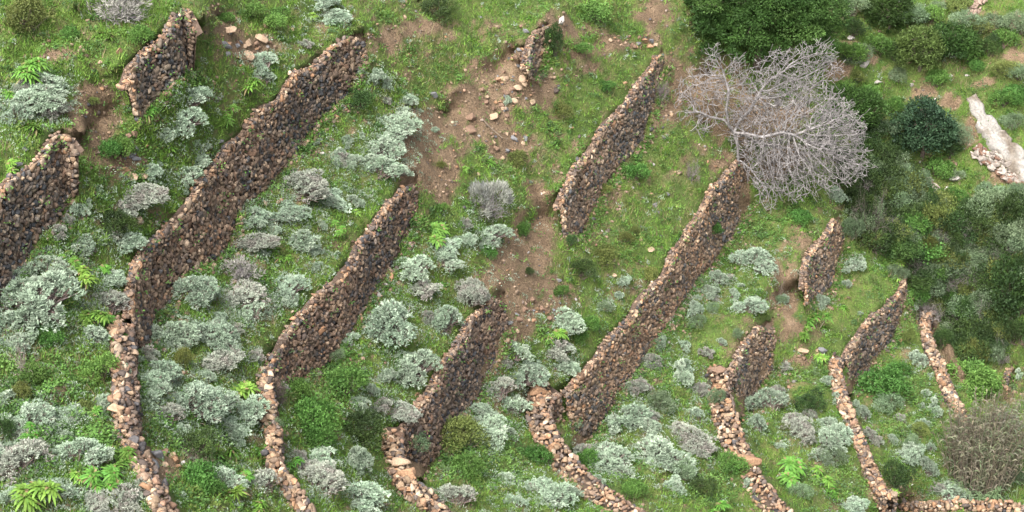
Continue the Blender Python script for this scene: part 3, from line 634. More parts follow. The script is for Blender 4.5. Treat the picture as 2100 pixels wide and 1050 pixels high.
ROS = [(205,75,48,45),(40,150,70,35),(25,185,50,40),(45,270,55,45),(510,187,62,48),(412,232,24,18),(340,315,50,36),(308,235,44,30),(365,165,22,22),(470,245,40,22),(112,562,38,36),(140,540,48,42),(200,535,46,36),(162,590,54,42),(118,663,38,34),(188,656,60,42),(155,643,30,24),(215,660,34,30),(205,855,48,40),(65,1020,88,66),(200,985,70,52),(225,1000,50,40),(240,935,58,52),(272,965,52,44),(165,985,44,36),
 (510,807,64,56),(465,925,58,58),(537,910,38,38),(495,980,46,44),(490,1035,60,40),(520,1040,50,36),(600,950,40,30),(1005,327,32,28),(955,350,24,22),(900,497,54,30),(730,430,28,24),(770,520,40,26),(690,465,34,26),(905,578,28,22),(770,780,30,50),(1135,678,50,42),(1675,660,48,38),(1682,720,36,36),(1843,545,28,24),(1620,972,64,54),(1682,980,46,36),(1700,1010,40,30),(1840,565,26,20),(1730,625,26,16),(640,175,22,16),(100,435,40,24),(1670,560,26,18),(1215,1000,34,30),(835,395,22,16),(545,495,36,24),(575,520,36,24),(1160,565,24,30),(640,20,30,24),(1085,30,26,18),(60,880,40,30),(330,650,26,18),(1010,860,24,18),(1470,1040,50,30),(1835,1000,30,22),(20,330,40,30),(1650,690,34,28),(1690,660,28,20),(740,690,28,22)]
for k, (px, py, w_, h_) in enumerate(ROS):
    g_ = ground(px, py + h_ * 0.32); s = mpp(g_); r = w_ * 0.68 * s
    v = (k % 2) if w_ < 34 else 2 + k % 2 if w_ < 52 else 4 + k % 2
    o = K_ROS.put(v, g_, (r, r, r * 0.95), rng.uniform(0, 6.28)); REG.append((o, px, py, size_word(w_), 'green rosette plant'))

# leafy bushes
def mk_bush(nl, per, Lg, Wd, pal, lr=(0.24, 0.4), flat=0.85, nleaf=9, stem=(0.11, 0.09, 0.07), low=-0.3):
    def f():
        C, R = lobed(nl, 0.68, lr, flat); fo = foliage(C, R, per, nleaf, Lg, Wd, pal, spread=0.9, rise=0.2, tuft_r=0.06, jit=0.16, low=low)
        return [('foliage', fo.mesh('foliage', M_LEAF)), ('stems', stems_to(C, 0.025, stem, 2).mesh('stems', M_WOOD))]
    return f
GR = [(0.075,0.16,0.035),(0.06,0.135,0.03),(0.09,0.18,0.04)]; OL = [(0.115,0.145,0.04),(0.14,0.165,0.048),(0.095,0.12,0.035)]; DK = [(0.045,0.082,0.024),(0.056,0.098,0.026),(0.038,0.068,0.024)]
BL = [(0.036,0.075,0.038),(0.03,0.062,0.034),(0.046,0.09,0.044)]; GG = [(0.13,0.19,0.10),(0.155,0.215,0.125),(0.115,0.165,0.09)]
BUSHK = {'bright green bush': mk_bush(14, 60, 0.10, 0.065, GR), 'olive green bush': mk_bush(16, 55, 0.09, 0.055, OL), 'dark green bush': mk_bush(16, 60, 0.085, 0.05, DK, flat=0.95), 'grey green bush': mk_bush(15, 60, 0.10, 0.035, GG)}
KBN = 0
KB = {k: [Kind(k.replace(' ', '_'), 'bush', k + 'es among the terraces', [v, v, v])][0] for k, v in BUSHK.items()}
BUSH = [('olive green bush', [(62,35,112,64),(190,210,30,20),(945,892,105,66),(380,740,52,46),(1155,225,52,30),(1060,325,46,34),(775,450,26,24),(1245,525,60,40),(1280,495,36,24),(1240,395,30,20),(1300,470,30,20),(1330,560,40,26),(1860,690,40,30),(1620,870,40,30),(905,345,24,16),(40,800,50,40),(170,830,50,40),(1885,885,40,30),(1650,60,10,10)]),
 ('bright green bush', [(290,78,52,40),(248,300,62,55),(225,320,50,36),(205,760,90,55),(410,975,100,58),(1075,480,38,38),(905,437,26,24),(1000,525,40,30),(645,860,100,80),(700,790,110,60),(620,810,60,50),(1190,700,40,30),(1210,670,40,34),(1840,762,62,40),(1810,797,110,58),(1995,772,100,50),(2010,800,80,40),(1640,450,50,26),(1300,345,60,45),(1190,100,50,24),(1215,20,90,36),(1240,170,40,20),(110,640,30,24),(1300,1010,50,36),(100,690,60,40),(60,770,60,40),(460,30,44,24),(560,60,70,34),(510,20,60,30),(1150,600,40,24),(1460,470,40,24),(1200,935,50,40),(1290,1015,40,36),(140,60,40,30),(660,900,80,60),(960,960,90,44),(1500,960,60,40),(440,1010,50,34),(1100,930,60,40),(70,400,30,20),(20,610,30,20),(250,700,30,26),(570,30,50,26),(400,130,30,20)]),
 ('dark green bush', [(1190,557,58,44),(1170,502,34,20),(740,887,112,66),(1665,822,66,36),(1135,92,52,72),(900,20,84,44),(400,905,100,58),(1835,982,80,56),(240,470,70,50),(740,210,60,40),(1790,275,60,60),(1815,335,60,66),(15,870,40,40),(270,10,40,20),(1085,560,26,18),(1440,1000,60,40),(640,430,40,26)]),
 ('grey green bush', [(845,917,66,58),(1865,915,40,36),(1700,940,60,40),(1600,620,24,16),(1240,640,30,22),(1430,660,40,28),(1465,820,40,40),(1400,970,60,46),(300,800,30,24),(560,880,50,40),(1820,830,60,40),(1640,1010,50,34),(1510,690,30,20),(1180,860,50,34),(690,720,40,26),(2090,985,40,40),(1350,830,60,46),(1460,640,30,20),(1560,680,26,18)])]
for kd, l in BUSH:
    for k, (px, py, w_, h_) in enumerate(l):
        g_ = ground(px, py + h_ * 0.25); s = mpp(g_); r = w_ * 0.52 * s
        o = KB[kd].put(k, g_, (r, r * rng.uniform(0.85, 1.1), max(h_ * 0.72 * s / 0.85, r * 0.6)), rng.uniform(0, 6.28)); REG.append((o, px, py, size_word(w_), kd))
# bushes of the gully and the far slope
SLOPE = {'dark green bush': [(2070,450,80,80),(2060,610,120,120),(2090,560,70,80),(1985,480,50,50),(2010,690,70,60),(1840,300,50,50),(1960,540,70,60),(2080,690,60,50),(1750,60,50,40),(1720,330,50,40),(1770,300,60,50),(2020,570,60,60),(1870,360,50,40),(1930,700,50,50)],
 'bright green bush': [(1870,470,70,60),(1900,520,80,60),(1840,500,60,50),(1930,560,60,50),(1950,440,50,40),(1900,430,50,40),(1960,400,50,36),(1740,110,60,44),(1800,90,60,40),(1830,210,40,30),(1770,190,60,40),(2050,330,50,36),(2060,80,60,36),(2000,130,40,26),(1975,320,40,30),(1800,30,40,24),(2080,190,60,30),(1950,600,60,46),(1880,600,50,40),(1900,390,44,34),(2030,210,40,26),(1705,50,40,40)],
 'grey green bush': [(1980,560,70,60),(1930,620,90,70),(1980,630,80,60),(2000,520,70,50),(1840,560,40,34),(1900,660,50,46),(2040,520,50,40),(1850,430,50,50),(1970,270,50,40),(2020,440,60,44),(1930,250,34,26),(2030,390,50,34),(1840,150,40,30),(2080,400,44,36),(1990,180,46,30),(1960,350,34,24),(2050,40,60,30),(1920,20,60,26),(1910,590,60,46),(2075,250,50,36),(1720,200,30,22),(1965,680,50,40),(2090,740,40,34)],
 'olive green bush': [(2020,290,60,40),(1870,90,40,30),(2060,150,50,30),(2000,60,60,30),(1960,10,60,26),(1990,600,50,40),(1890,470,40,30),(2085,320,44,30),(1850,260,30,26),(1760,160,36,24)]}
_p = []
while len(_p) < 132:
    x, y = rng.uniform(1730, 2110), rng.uniform(310, 740)
    if inpoly(np.array([x]), np.array([y]), GULLY)[0]: _p.append((round(x), round(y), int(rng.uniform(44, 90)), int(rng.uniform(36, 66))))
for k, q in enumerate(sorted(_p, key=lambda q: -q[2])): SLOPE[('dark green bush', 'grey green bush', 'dark green bush', 'dark green bush', 'grey green bush', 'olive green bush')[k % 6]].append(q)
for x, y in [(1720,180),(1700,240),(1690,290),(1800,260),(1830,320),(1780,340),(1760,120),(1840,110),(1920,160),(1985,100),(1900,30),(1950,300),(1925,340),(2000,250),(2040,250),(2060,200),(2090,150),(2030,100),(2090,60),(1980,50),(1870,40),(1745,20)]: SLOPE[('dark green bush', 'bright green bush', 'grey green bush')[(x + y) // 10 % 3]].append((x, y, 46 + (x * 7 + y) % 30, 34 + (x + y * 3) % 20))
SLABL = resample([(1990,205),(2025,255),(2055,295),(2095,340),(2005,320),(2060,352)], 10)
clear = lambda x, y: np.min(np.hypot(SLABL[:, 0] - x, SLABL[:, 1] - y)) > 42 and math.hypot(x - 2064, y - 775) > 62 and math.hypot(x - 1903, y - 660) > 34
SLOPE = {k: [q for q in l if clear(q[0], q[1])] for k, l in SLOPE.items()}
SLOPE['dark green bush'] += [(1745,345,60,60),(1775,380,70,60),(1760,440,60,60),(1800,440,60,60),(1810,500,60,50),(1850,520,60,50)]; SLOPE['grey green bush'] += [(1790,415,60,50),(1830,470,60,50),(1745,480,50,44)]
for kd, l in SLOPE.items():
    for k, (px, py, w_, h_) in enumerate(l):
        g_ = ground(px, py + h_ * 0.3); s = mpp(g_); r = w_ * 0.54 * s
        o = KB[kd].put(k, g_, (r, r * rng.uniform(0.85, 1.1), max(h_ * 0.75 * s / 0.85, r * 0.6)), rng.uniform(0, 6.28)); REG.append((o, px, py, size_word(w_), kd))

# bare twiggy bushes
def mk_bare(n, l, r, c, lev=3, up=0.8, kids=4): return lambda: [('branches', twigs(n, l, r, c, lev, 1.0, up, kids).mesh('branches', M_WOOD))]
TW = (0.20, 0.17, 0.165)
def mk_grey():
    C, R = lobed(9, 0.6, (0.28, 0.42), 0.8); fo = foliage(C, R, 60, 12, 0.2, 0.025, [(0.27,0.28,0.25),(0.24,0.25,0.24),(0.30,0.31,0.27)], spread=0.35, rise=0.5, tuft_r=0.03)
    return [('foliage', fo.mesh('foliage', M_SILVER)), ('branches', twigs(26, 0.62, 0.012, (0.27, 0.245, 0.25), 2, 0.8, 1.0, 4).mesh('branches', M_WOOD))]
def mk_grey_dry():
    C, R = lobed(9, 0.66, (0.24, 0.36), 0.8); fo = foliage(C, R, 34, 8, 0.15, 0.03, [(0.22,0.215,0.19),(0.25,0.24,0.22)], spread=0.6, rise=0.4, tuft_r=0.03)
    return [('foliage', fo.mesh('foliage', M_SILVER)), ('branches', twigs(34, 0.66, 0.012, (0.22, 0.20, 0.205), 2, 1.0, 0.8, 4).mesh('branches', M_WOOD))]
def single(name, cat, label, maker, px, py, w_, h_, dy=0.25, zs=0.75, group=None):
    g_ = ground(px, py + h_ * dy); s = mpp(g_); r = w_ * 0.5 * s
    root = link(name, None, None, category=cat, label=label, group=group); root.location = g_; root.scale = (r, r, max(h_ * zs * s / 0.85, r * 0.6)); root.rotation_euler = (0, 0, rng.uniform(0, 6.28))
    for nm, me in maker(): link(nm, me, root)
    return root
single('lavender_shrub', 'shrub', 'lone round blue grey shrub with bare lower twigs beside the earth gully, upper centre', mk_grey, 1005, 425, 118, 78, 0.3, 0.85)
single('grey_shrub', 'shrub', 'wide purple grey dry shrub above the short top left wall', mk_grey_dry, 250, 25, 150, 72)
single('grey_shrub', 'shrub', 'brownish grey dry shrub in the bushes below the middle of the longest wall', mk_grey_dry, 495, 552, 96, 52)
for px, py, w_, h_, lb, mkr in [(1418,350,54,58,'small leafless twiggy bush on the terrace left of the bare tree', mk_bare(10,.6,.02,TW)), (1783,440,112,130,'big brownish twiggy bush beside the short wall right of the bare tree', mk_bare(24,.62,.012,(.13,.115,.10),3,.9,4)),
        (575,800,64,86,'brown leafless bush at the bend of the brown middle wall', mk_bare(18,.62,.014,(.14,.11,.105),3,.9,4)), (55,740,84,82,'dead grey branches sticking up among bushes at the left edge', mk_bare(7,.75,.022,(.2,.17,.15),3,.9,3)),
        (400,935,84,46,'low tangle of brown twigs below the big silver shrubs at lower left', mk_bare(18,.7,.014,(.16,.125,.11),3,.5,4)), (1355,170,50,60,'grey twiggy bush behind the top of the upper centre wall', mk_bare(18,.6,.014,(.2,.17,.165),3,.9,4)),
        (2055,730,44,36,'small lilac grey twiggy bush above the stub wall at the right edge', mk_bare(14,.6,.018,(.24,.2,.21),3,.9,4)), (1960,630,70,60,'grey brown leafless bush among the dark gully bushes at right', mk_bare(20,.62,.013,(.16,.14,.135),3,.9,4)),
        (1955,470,60,50,'thin grey twiggy bush on the far slope below the white rock slab', mk_bare(16,.6,.014,(.17,.15,.14),3,.9,4)), (1600,590,30,70,'pale dry twig bush hanging in the reddish earth gap', mk_bare(5,.7,.02,(.26,.21,.18),2,.9,3)),
        (2000,560,90,60,'spreading grey twiggy bush high on the gully side at right', mk_bare(22,.62,.013,(.17,.15,.145),3,.8,4))]:
    single('bare_bush', 'bush', lb, mkr, px, py, w_, h_, 0.4, 0.9)

K_BARE = Kind('twiggy_bush', 'bush', 'grey twiggy bushes of the gully', [mk_bare(26, .62, .012, (.15, .135, .125), 3, .8, 4), mk_bare(22, .65, .013, (.19, .17, .16), 3, .6, 4)])
for k, (px, py, w_, h_) in enumerate([(1820,480,80,60),(1870,545,70,54),(1930,585,90,60),(1985,560,84,56),(2040,530,70,50),(1900,640,76,56),(1960,660,80,50),(2020,640,70,60),(1840,420,60,44),(1765,390,60,50),(2075,520,60,50),(1990,480,70,44),(1925,500,60,40),(2050,690,60,50)]):
    g_ = ground(px, py + h_ * .3); m__ = mpp(g_); o = K_BARE.put(k, g_ + [0, 0, .5], (w_ * .55 * m__, w_ * .55 * m__, h_ * .8 * m__), rng.uniform(0, 6.28)); REG.append((o, px, py, size_word(w_), 'grey twiggy bush'))
# ------------------------------------------------------------------ trees
def crown_lobes(n, rx, ry, rz, lr, seed=0, bottom=-0.35):
    C, R = [], []
    while len(C) < n:
        p = rng.normal(size=3); p = p / np.linalg.norm(p) * rng.uniform(0.35, 1.0) ** 0.6
        if p[2] < bottom: continue
        C.append(p * [rx, ry, rz] * rng.uniform(0.78, 1.0)); R.append(rng.uniform(*lr))
    return np.array(C), np.array(R)
def tree(name, label, px, py, w_, h_, lobes, lr, per, Lg, Wd, pal, squash=0.6, trunk_r=0.16, lift=0.22, depth=0.8, cat='tree', group=None, spread=0.7, rise=0.1, lean=0.0, crops=None):
    """px, py: middle of the crown in the photograph; w_, h_ its size there"""
    base = ground(px, py + h_ * 0.42); s = mpp(base); rx = w_ * 0.5 * s; rz = h_ * 0.5 * s / 0.92
    root = link(name, None, None, category=cat, label=label, group=group); root.location = base
    cz = max(rz * (0.5 + lift), 0.5); C, R = crown_lobes(lobes, rx - lr[1] * .6, (rx - lr[1] * .6) * depth, max(rz - lr[1] * squash * .6, 0.3), lr); C = C + [lean, 0, cz]
    fo = foliage(C, R, per, 9, Lg, Wd, pal, squash=squash, spread=spread, rise=rise, tuft_r=0.09, jit=0.14, low=-0.6, tone_s=0.42); link('crown', fo.mesh('crown', M_LEAF), root)
    tk = Acc(); tip = np.array([lean, 0, cz + rz * 0.5]); pts = resample([(0, 0, -0.4), (lean * .3 + .1, 0, cz * 0.4), (lean * .8, .1, cz), tip], 0.4); tube(tk, pts, np.linspace(trunk_r, trunk_r * .25, len(pts)), (0.12, 0.095, 0.075), 7)
    link('trunk', tk.mesh('trunk', M_WOOD), root)
    lb = Acc()
    for c in C[:: max(1, len(C) // 26)]:
        k = int(len(pts) * rng.uniform(0.35, 0.8)); q = resample([pts[k], (pts[k] + c) / 2 + rng.normal(0, .15, 3), c], 0.35); tube(lb, q, np.linspace(trunk_r * .4, 0.02, len(q)), (0.12, 0.098, 0.08), 5)
    link('limbs', lb.mesh('limbs', M_WOOD), root)
    return root
PINE = [(0.036,0.078,0.018),(0.044,0.09,0.021),(0.03,0.066,0.016),(0.052,0.098,0.024)]
tree('juniper_tree', 'huge spreading dark green juniper at the top, above the bare tree', 1550, 14, 384, 286, 230, (0.5, 0.85), 95, 0.17, 0.06, PINE, 0.5, 0.28, 0.25, 0.62)
tree('juniper_tree', 'dark juniper at the top edge right of the huge spreading one', 1822, 18, 112, 84, 34, (0.4, 0.65), 50, 0.2, 0.06, PINE, 0.55, 0.14)
tree('juniper_tree', 'rounded mid green juniper between two darker ones on the far slope', 1884, 100, 100, 104, 36, (0.38, 0.62), 50, 0.19, 0.06, [(0.075,0.115,0.03),(0.085,0.13,0.035),(0.065,0.10,0.028)], 0.6, 0.14)
tree('juniper_tree', 'low dark juniper sloping down to the right near the top right corner', 1945, 85, 132, 70, 36, (0.36, 0.6), 50, 0.19, 0.06, PINE, 0.55, 0.12)
tree('juniper_tree', 'mid green layered juniper just right of the bare tree crown', 1752, 222, 128, 104, 42, (0.4, 0.66), 50, 0.2, 0.065, [(0.055,0.10,0.024),(0.065,0.115,0.028),(0.045,0.085,0.02)], 0.5, 0.15)
tree('leafy_tree', 'rounded blackish blue green tree standing alone on the far slope', 1890, 258, 132, 138, 46, (0.4, 0.7), 56, 0.17, 0.10, BL, 0.75, 0.16)

# the leafless tree: grown towards points spread through its crown
def bare_tree():
    base = ground(1503, 318); base = base + [0.3, -0.2, 0]; s = mpp(base)
    def loc(px, py, dep): return np.array([(px - 1503) * s, dep + 0.0, -(py - 318) * s / cos(PITCH)])   # upright sheet through the trunk, plus depth
    A = []
    for cx, cy, rx, ry, n, dep in [(1610,262,130,84,2200,2.0),(1668,312,96,52,1400,1.7),(1600,326,92,52,1300,1.6),(1420,210,58,56,360,1.2),(1400,256,44,28,180,0.8),(1612,150,84,34,520,1.3),(1462,165,50,42,240,1.0),(1560,205,90,50,500,1.6),(1705,268,50,50,420,1.2),(1565,372,26,24,140,.7),(1742,335,30,16,120,.6),(1440,120,14,16,40,.3),(1640,118,40,16,120,.6)]:
        a = rng.uniform(0, 6.28, n); r = np.sqrt(rng.uniform(0.02, 1, n)); d = rng.uniform(-1, 1, n) * np.sqrt(1 - r ** 2 * 0.85) * dep
        for q in range(n): A.append(loc(cx + rx * r[q] * cos(a[q]), cy + ry * r[q] * sin(a[q]), d[q]))
    A = np.array(A); A[:, 1] -= 0.62 * np.maximum(-A[:, 2] - 0.2, 0)      # low branches lean out over the terrace below
    P = []; par = []
    def chain(parent, pts):
        for p in resample(pts, 0.14)[(0 if parent < 0 else 1):]: P.append(np.array(p)); par.append(parent); parent = len(P) - 1
        return parent
    k0 = chain(-1, [loc(1503,330,0.2), loc(1500,300,0.1), loc(1490,272,0)])
    for pts in [[(1478,255,-.2),(1470,222,-.3),(1474,190,-.2),(1462,160,.1)], [(1500,252,.2),(1522,236,.5),(1538,205,.5)], [(1512,268,-.3),(1545,270,-.6),(1585,262,-.5),(1612,270,-.4)], [(1512,276,0),(1538,296,.3),(1575,300,.2)], [(1470,252,.3),(1440,244,.2),(1420,232,0)]]:
        chain(k0, [P[k0]] + [loc(*q) - [0, 0.62 * max(-loc(*q)[2] - .2, 0), 0] for q in pts])
    P = list(P); alive = np.ones(len(A), bool); step, infl, kill = 0.12, 1.2, 0.16
    Pn = np.array(P); near = np.full(len(A), -1); nd_ = np.full(len(A), 1e9)
    def upd(st):
        nonlocal near, nd_
        for q in range(st, len(P)):
            d = np.linalg.norm(A - P[q], axis=1); m_ = d < nd_; nd_[m_] = d[m_]; near[m_] = q
    upd(0)
    for it in range(90):
        act = alive & (nd_ < (infl if it < 50 else 2.5))
        if not act.any(): break
        Pn = np.array(P); dv = norm(A[act] - Pn[near[act]]); S = np.zeros((len(P), 3)); np.add.at(S, near[act], dv); ks = np.unique(near[act]); st = len(P)
        for q in ks:
            d = S[q]; l = np.linalg.norm(d)
            if l < 1e-3: continue
            pd = norm(P[q] - P[par[q]]) if par[q] >= 0 else np.array([0, 0, 1.0])
            d = norm(d / l + 0.65 * pd + rng.normal(0, 0.17, 3)); np_ = P[q] + d * step; P.append(np_); par.append(int(q))
        upd(st); alive &= nd_ > kill
        if len(P) > 15000: break
    n0 = len(P); Pn = np.array(P)                            # last fine twigs at the tips
    has = np.zeros(n0, bool); has[[p for p in par if p >= 0]] = True
    for q in np.where(~has)[0]:
        d = norm(P[q] - P[par[q]])
        for _ in range(2):
            p, pr, dd = P[q], q, norm(d + rng.normal(0, 0.45, 3))
            for _k in range(2): dd = norm(dd + rng.normal(0, .2, 3)); p = p + dd * 0.14; P.append(p); par.append(int(pr)); pr = len(P) - 1
    for q in np.where(rng.random(n0) < 0.09)[0]:             # long curving side twigs that cross their neighbours and droop
        if q < 12 or par[q] < 0: continue
        p, pr, dd = P[q], int(q), norm(0.9 * norm(P[q] - P[par[q]]) + rng.normal(0, 0.42, 3)); bend = rng.normal(0, .1, 3) - [0, 0, .07]
        for _k in range(rng.integers(3, 8)): dd = norm(dd + bend + rng.normal(0, .10, 3)); p = p + dd * 0.13; P.append(p); par.append(int(pr)); pr = len(P) - 1
    P = np.array(P); par = np.array(par); n = len(P); area = np.zeros(n); kids = [[] for _ in range(n)]
    for q in range(1, n): kids[par[q]].append(q)
    order = np.arange(n)[::-1]
    for q in order:                                          # children always come after their parent
        if not kids[q]: area[q] = 0.0105 ** 2.75
        if par[q] >= 0: area[par[q]] += area[q]
    rad = np.minimum(area ** (1 / 2.75) * 0.8, 0.08); rad = np.maximum(rad, 0.0125)
    owner = np.full(n, -1); first = [q for q in kids[k0]]
    for q in range(n):
        if q in first: owner[q] = first.index(q)
        elif par[q] >= 0: owner[q] = owner[par[q]]
    root = link('leafless_tree', None, None, category='tree', label='big leafless tree with a tangle of pale grey branches spilling over the wall end'); root.location = base
    accs = {}
    dirn = norm(np.array([P[q] - P[par[q]] if par[q] >= 0 else np.array([0, 0, 1.0]) for q in range(n)]))
    G1 = np.array((0.255, 0.24, 0.237)); G2 = np.array((0.185, 0.172, 0.168))
    for q in range(1, n):
        p = par[q]; k = 5 if rad[p] > 0.03 else 3; a0 = accs.setdefault(owner[q], Acc()); d = norm(P[q] - P[p]); a = norm(np.cross(d, [0.3, 0.5, 0.81])); b2 = np.cross(d, a); ang = np.arange(k) * 2 * pi / k
        ring = np.cos(ang)[:, None] * a + np.sin(ang)[:, None] * b2; r0 = min(rad[p], rad[q] * 1.35)
        i = np.arange(k); a0.add(np.concatenate([P[p] + ring * r0, P[q] + d * rad[q] * .3 + ring * rad[q]]), np.stack([i, (i + 1) % k, (i + 1) % k + k, i + k], 1), (G1 if rad[q] < 0.03 else G1 * 1.08) * rng.uniform(0.8, 1.15) if rng.random() < 0.65 else G2)
    for k, a0 in sorted(accs.items()): link('trunk' if k < 0 else 'branch', a0.mesh('trunk' if k < 0 else 'branch', M_WOOD), root)
bare_tree()

# the cane thicket at the lower right
def reeds():
    base = ground(2005, 985); s = mpp(base); root = link('reed_clump', None, None, category='reeds', label='tall clump of brownish green canes in the lower right corner'); root.location = base
    st, lf = Acc(), Acc()
    for k in range(460):
        a = rng.uniform(0, 6.28); r = math.sqrt(rng.uniform(0, 1)); p = np.array([r * cos(a) * 57 * s, r * sin(a) * 1.6, 0]); hgt = rng.uniform(0.6, 1.0) * 178 * s / .85 * (1.05 - 0.4 * r ** 2)
        lean = np.array([cos(a) * r * 0.27 + rng.normal(0, .08) + 0.05, rng.normal(0, .1) - 0.05 * r, 1]); e = p + lean * hgt; m_ = (p + e) / 2 + rng.normal(0, .05, 3); brown = rng.random() < 0.6
        c = (0.165, 0.14, 0.11) if brown else (0.14, 0.135, 0.085)
        pts = resample([p - [0, 0, .3], m_, e], 0.7); tube(st, pts, np.linspace(0.024, 0.010, len(pts)), tints(c, 1, .3)[0], 3)
        n = 12; f = rng.uniform(0.08, 1.0, n); q = p + (e - p) * f[:, None]; D = rng.normal(size=(n, 3)) * [1, 1, 0.3] + [0, 0, 0.75]
        leaves(lf, q, D, rng.uniform(0.3, 0.55, n), 0.062, tints((0.175, 0.165, 0.115) if brown else (0.125, 0.16, 0.088), n, .35), droop=0.45)
    tips = 46                                                # greener leafy shoots hanging round the foot
    for k in range(tips):
        a = rng.uniform(pi, 2 * pi); p = np.array([cos(a) * 80 * s * rng.uniform(.5, 1), sin(a) * 2.0, rng.uniform(0.1, 0.6)]); n = 9
        leaves(lf, np.repeat(p[None], n, 0), rng.normal(size=(n, 3)) * [1, 1, .4] + [0, 0, .5], rng.uniform(.4, .7, n), 0.06, tints((0.13, 0.20, 0.10), n, .25), droop=.5)
    link('stems', st.mesh('stems', M_WOOD), root); link('leaves', lf.mesh('leaves', M_LEAF), root)
reeds()

# ------------------------------------------------------------------ rocks
def rock_mesh(name, col, cuts=16, sub=ICO2, flat=1.0, lo=0.32):
    V, F, C = rocks(np.zeros((1, 3)), np.eye(3)[None], np.array([[1, 0.85, 0.75 * flat]]), np.array([col]), cuts, sub, lo, 0.72)
    return mesh(name, V, F, C, M_STONE)
RK = {'orange': (0.27,0.165,0.1), 'tan': (0.31,0.225,0.155), 'grey': (0.14,0.14,0.145), 'brown': (0.165,0.108,0.076), 'white': (0.33,0.305,0.28)}
RMESH = {k: [rock_mesh('rock', np.array(c)) for _ in range(3)] for k, c in RK.items()}
BOULD = [('orange',[(245,105,24,30),(1282,168,17,14),(1172,258,14,12),(835,110,34,22),(735,862,10,10),(430,358,14,10),(380,412,20,22),(328,452,14,16),(300,300,22,16),(318,300,16,14),(560,205,16,14),(1155,600,18,16),(1120,635,18,14),(1095,662,16,18),(725,490,20,18),(505,62,14,16),(525,88,16,12),(950,655,22,14),(855,805,20,14),(1240,640,16,12),(900,365,12,8)]),
 ('grey',[(887,190,30,22),(415,337,16,22),(452,300,20,16),(337,445,18,14),(52,300,22,20),(35,322,24,18),(265,75,16,12),(510,78,12,16),(467,115,18,22),(1342,412,16,17),(1370,388,20,14),(1145,573,16,18),(1350,430,10,8),(1315,455,12,10),(280,770,10,10),(15,990,40,26),(720,110,12,10),(1262,600,14,10),(1470,400,10,8),(985,35,14,10)]),
 ('tan',[(168,100,20,22),(205,130,14,12),(1332,512,26,14),(1313,487,12,8),(980,360,12,16),(520,232,18,10),(830,40,12,10),(1030,320,12,16),(1115,390,12,8),(1258,560,20,10),(1415,505,12,8),(1000,390,16,10),(690,35,16,14),(600,60,14,8),(1205,85,16,12)]),
 ('brown',[(968,240,40,26),(965,262,44,30),(250,345,22,16),(230,350,20,14),(52,108,14,16),(100,70,20,14),(1480,20,12,10),(1050,190,24,20),(1030,215,30,20),(990,185,24,18),(1195,45,18,14),(1650,300,14,10),(315,880,16,14)]),
 ('white',[(1772,133,34,22),(1812,360,24,26),(1838,372,28,20),(1870,172,18,14),(1960,352,30,36),(1925,415,44,28),(2035,478,30,44),(1715,35,12,24),(1745,80,22,14),(1150,45,34,18),(1800,165,26,14),(1985,145,14,10),(1845,250,14,18),(1975,95,12,10),(1950,155,12,8),(1905,405,30,40),(1890,385,16,24),(1945,380,20,20),(1860,385,16,12)])]
for cn, l in BOULD:
    for k, (px, py, w_, h_) in enumerate(l):
        g_ = ground(px, py + h_ * .2); s = mpp(g_); r = w_ * .56 * s; o = link('boulder', RMESH[cn][k % 3], None, category='boulder', group='loose boulders on the slopes'); o.location = g_ + [0, 0, h_ * .1 * s]
        o.scale = (r, r * .85, h_ * .62 * s); o.rotation_euler = (rng.normal(0, .15), rng.normal(0, .15), rng.uniform(0, .8)); REG.append((o, px, py, size_word(w_) if w_ < 46 else 'big', cn + ' boulder'))
for px, py, w_, h_, zb, lb, cn in [(1106, 802, 58, 34, -4.7, 'big orange boulder capping the bend of the long pale rimmed wall', 'orange'), (1470, 760, 38, 30, -8.9, 'brown orange boulder at the top of the wide pale stone tail', 'brown'), (1531, 948, 62, 46, -8.95, 'broad flat tan boulder set in the wide pale stone tail', 'orange'), (838, 975, 54, 40, 0.25, 'round orange boulder in the tail of the bottom centre wall', 'orange'), (820, 950, 44, 30, 0.3, 'long tan boulder above the round orange one in the bottom centre tail', 'tan'), (552, 858, 24, 18, 5.3, 'pale block on the narrow tail of the brown middle wall', 'tan')]:
    p = at(px, py, zb); s = mpp(p); o = link('boulder', rock_mesh('rock', np.array(RK[cn]), 7, flat=1), None, category='boulder', label=lb); o.location = p; o.scale = (w_ * .54 * s, w_ * .46 * s, h_ * .6 * s)
# pale rock ledges on the far slope
def ledge(label, pts, wid, dep, col, dark, big=1.0):
    acc = Acc(); pts = resample(pts, 14); G_ = ground(pts[:, 0], pts[:, 1]); n = len(G_); org = G_[n // 2].copy()
    t = norm(np.gradient(G_, axis=0))
    for k in range(n):
        for _ in range(16):
            f = rng.uniform(-.5, .5); w_ = np.interp(k / max(n - 1, 1), np.linspace(0, 1, len(wid)), wid) * mpp(G_[k])
            up = norm(np.cross(t[k], RGT + 0.2 * UPV)); up = up if up[2] > 0 else -up; side = norm(np.cross(up, t[k]))
            c = G_[k] + side * f * w_ + up * rng.uniform(0.0, .25) + t[k] * rng.normal(0, .12) - org; r = rng.uniform(.12, .42) * big
            cc = np.array(col) * rng.uniform(.7, 1.15) if rng.random() < .84 else np.array(dark)
            acc.add(*rocks(c[None], spin(t[k][None], side[None], up[None], rng.normal(0, .3, 1), .15), np.array([[r * 1.2, r * .7, dep * rng.uniform(.6, 1.2)]]), cc[None], 14, ICO2, .3, .7))
    o = link('rock_ledge', acc.mesh('rock_ledge', M_STONE), None, category='rock outcrop', label=label, kind='thing'); o.location = org
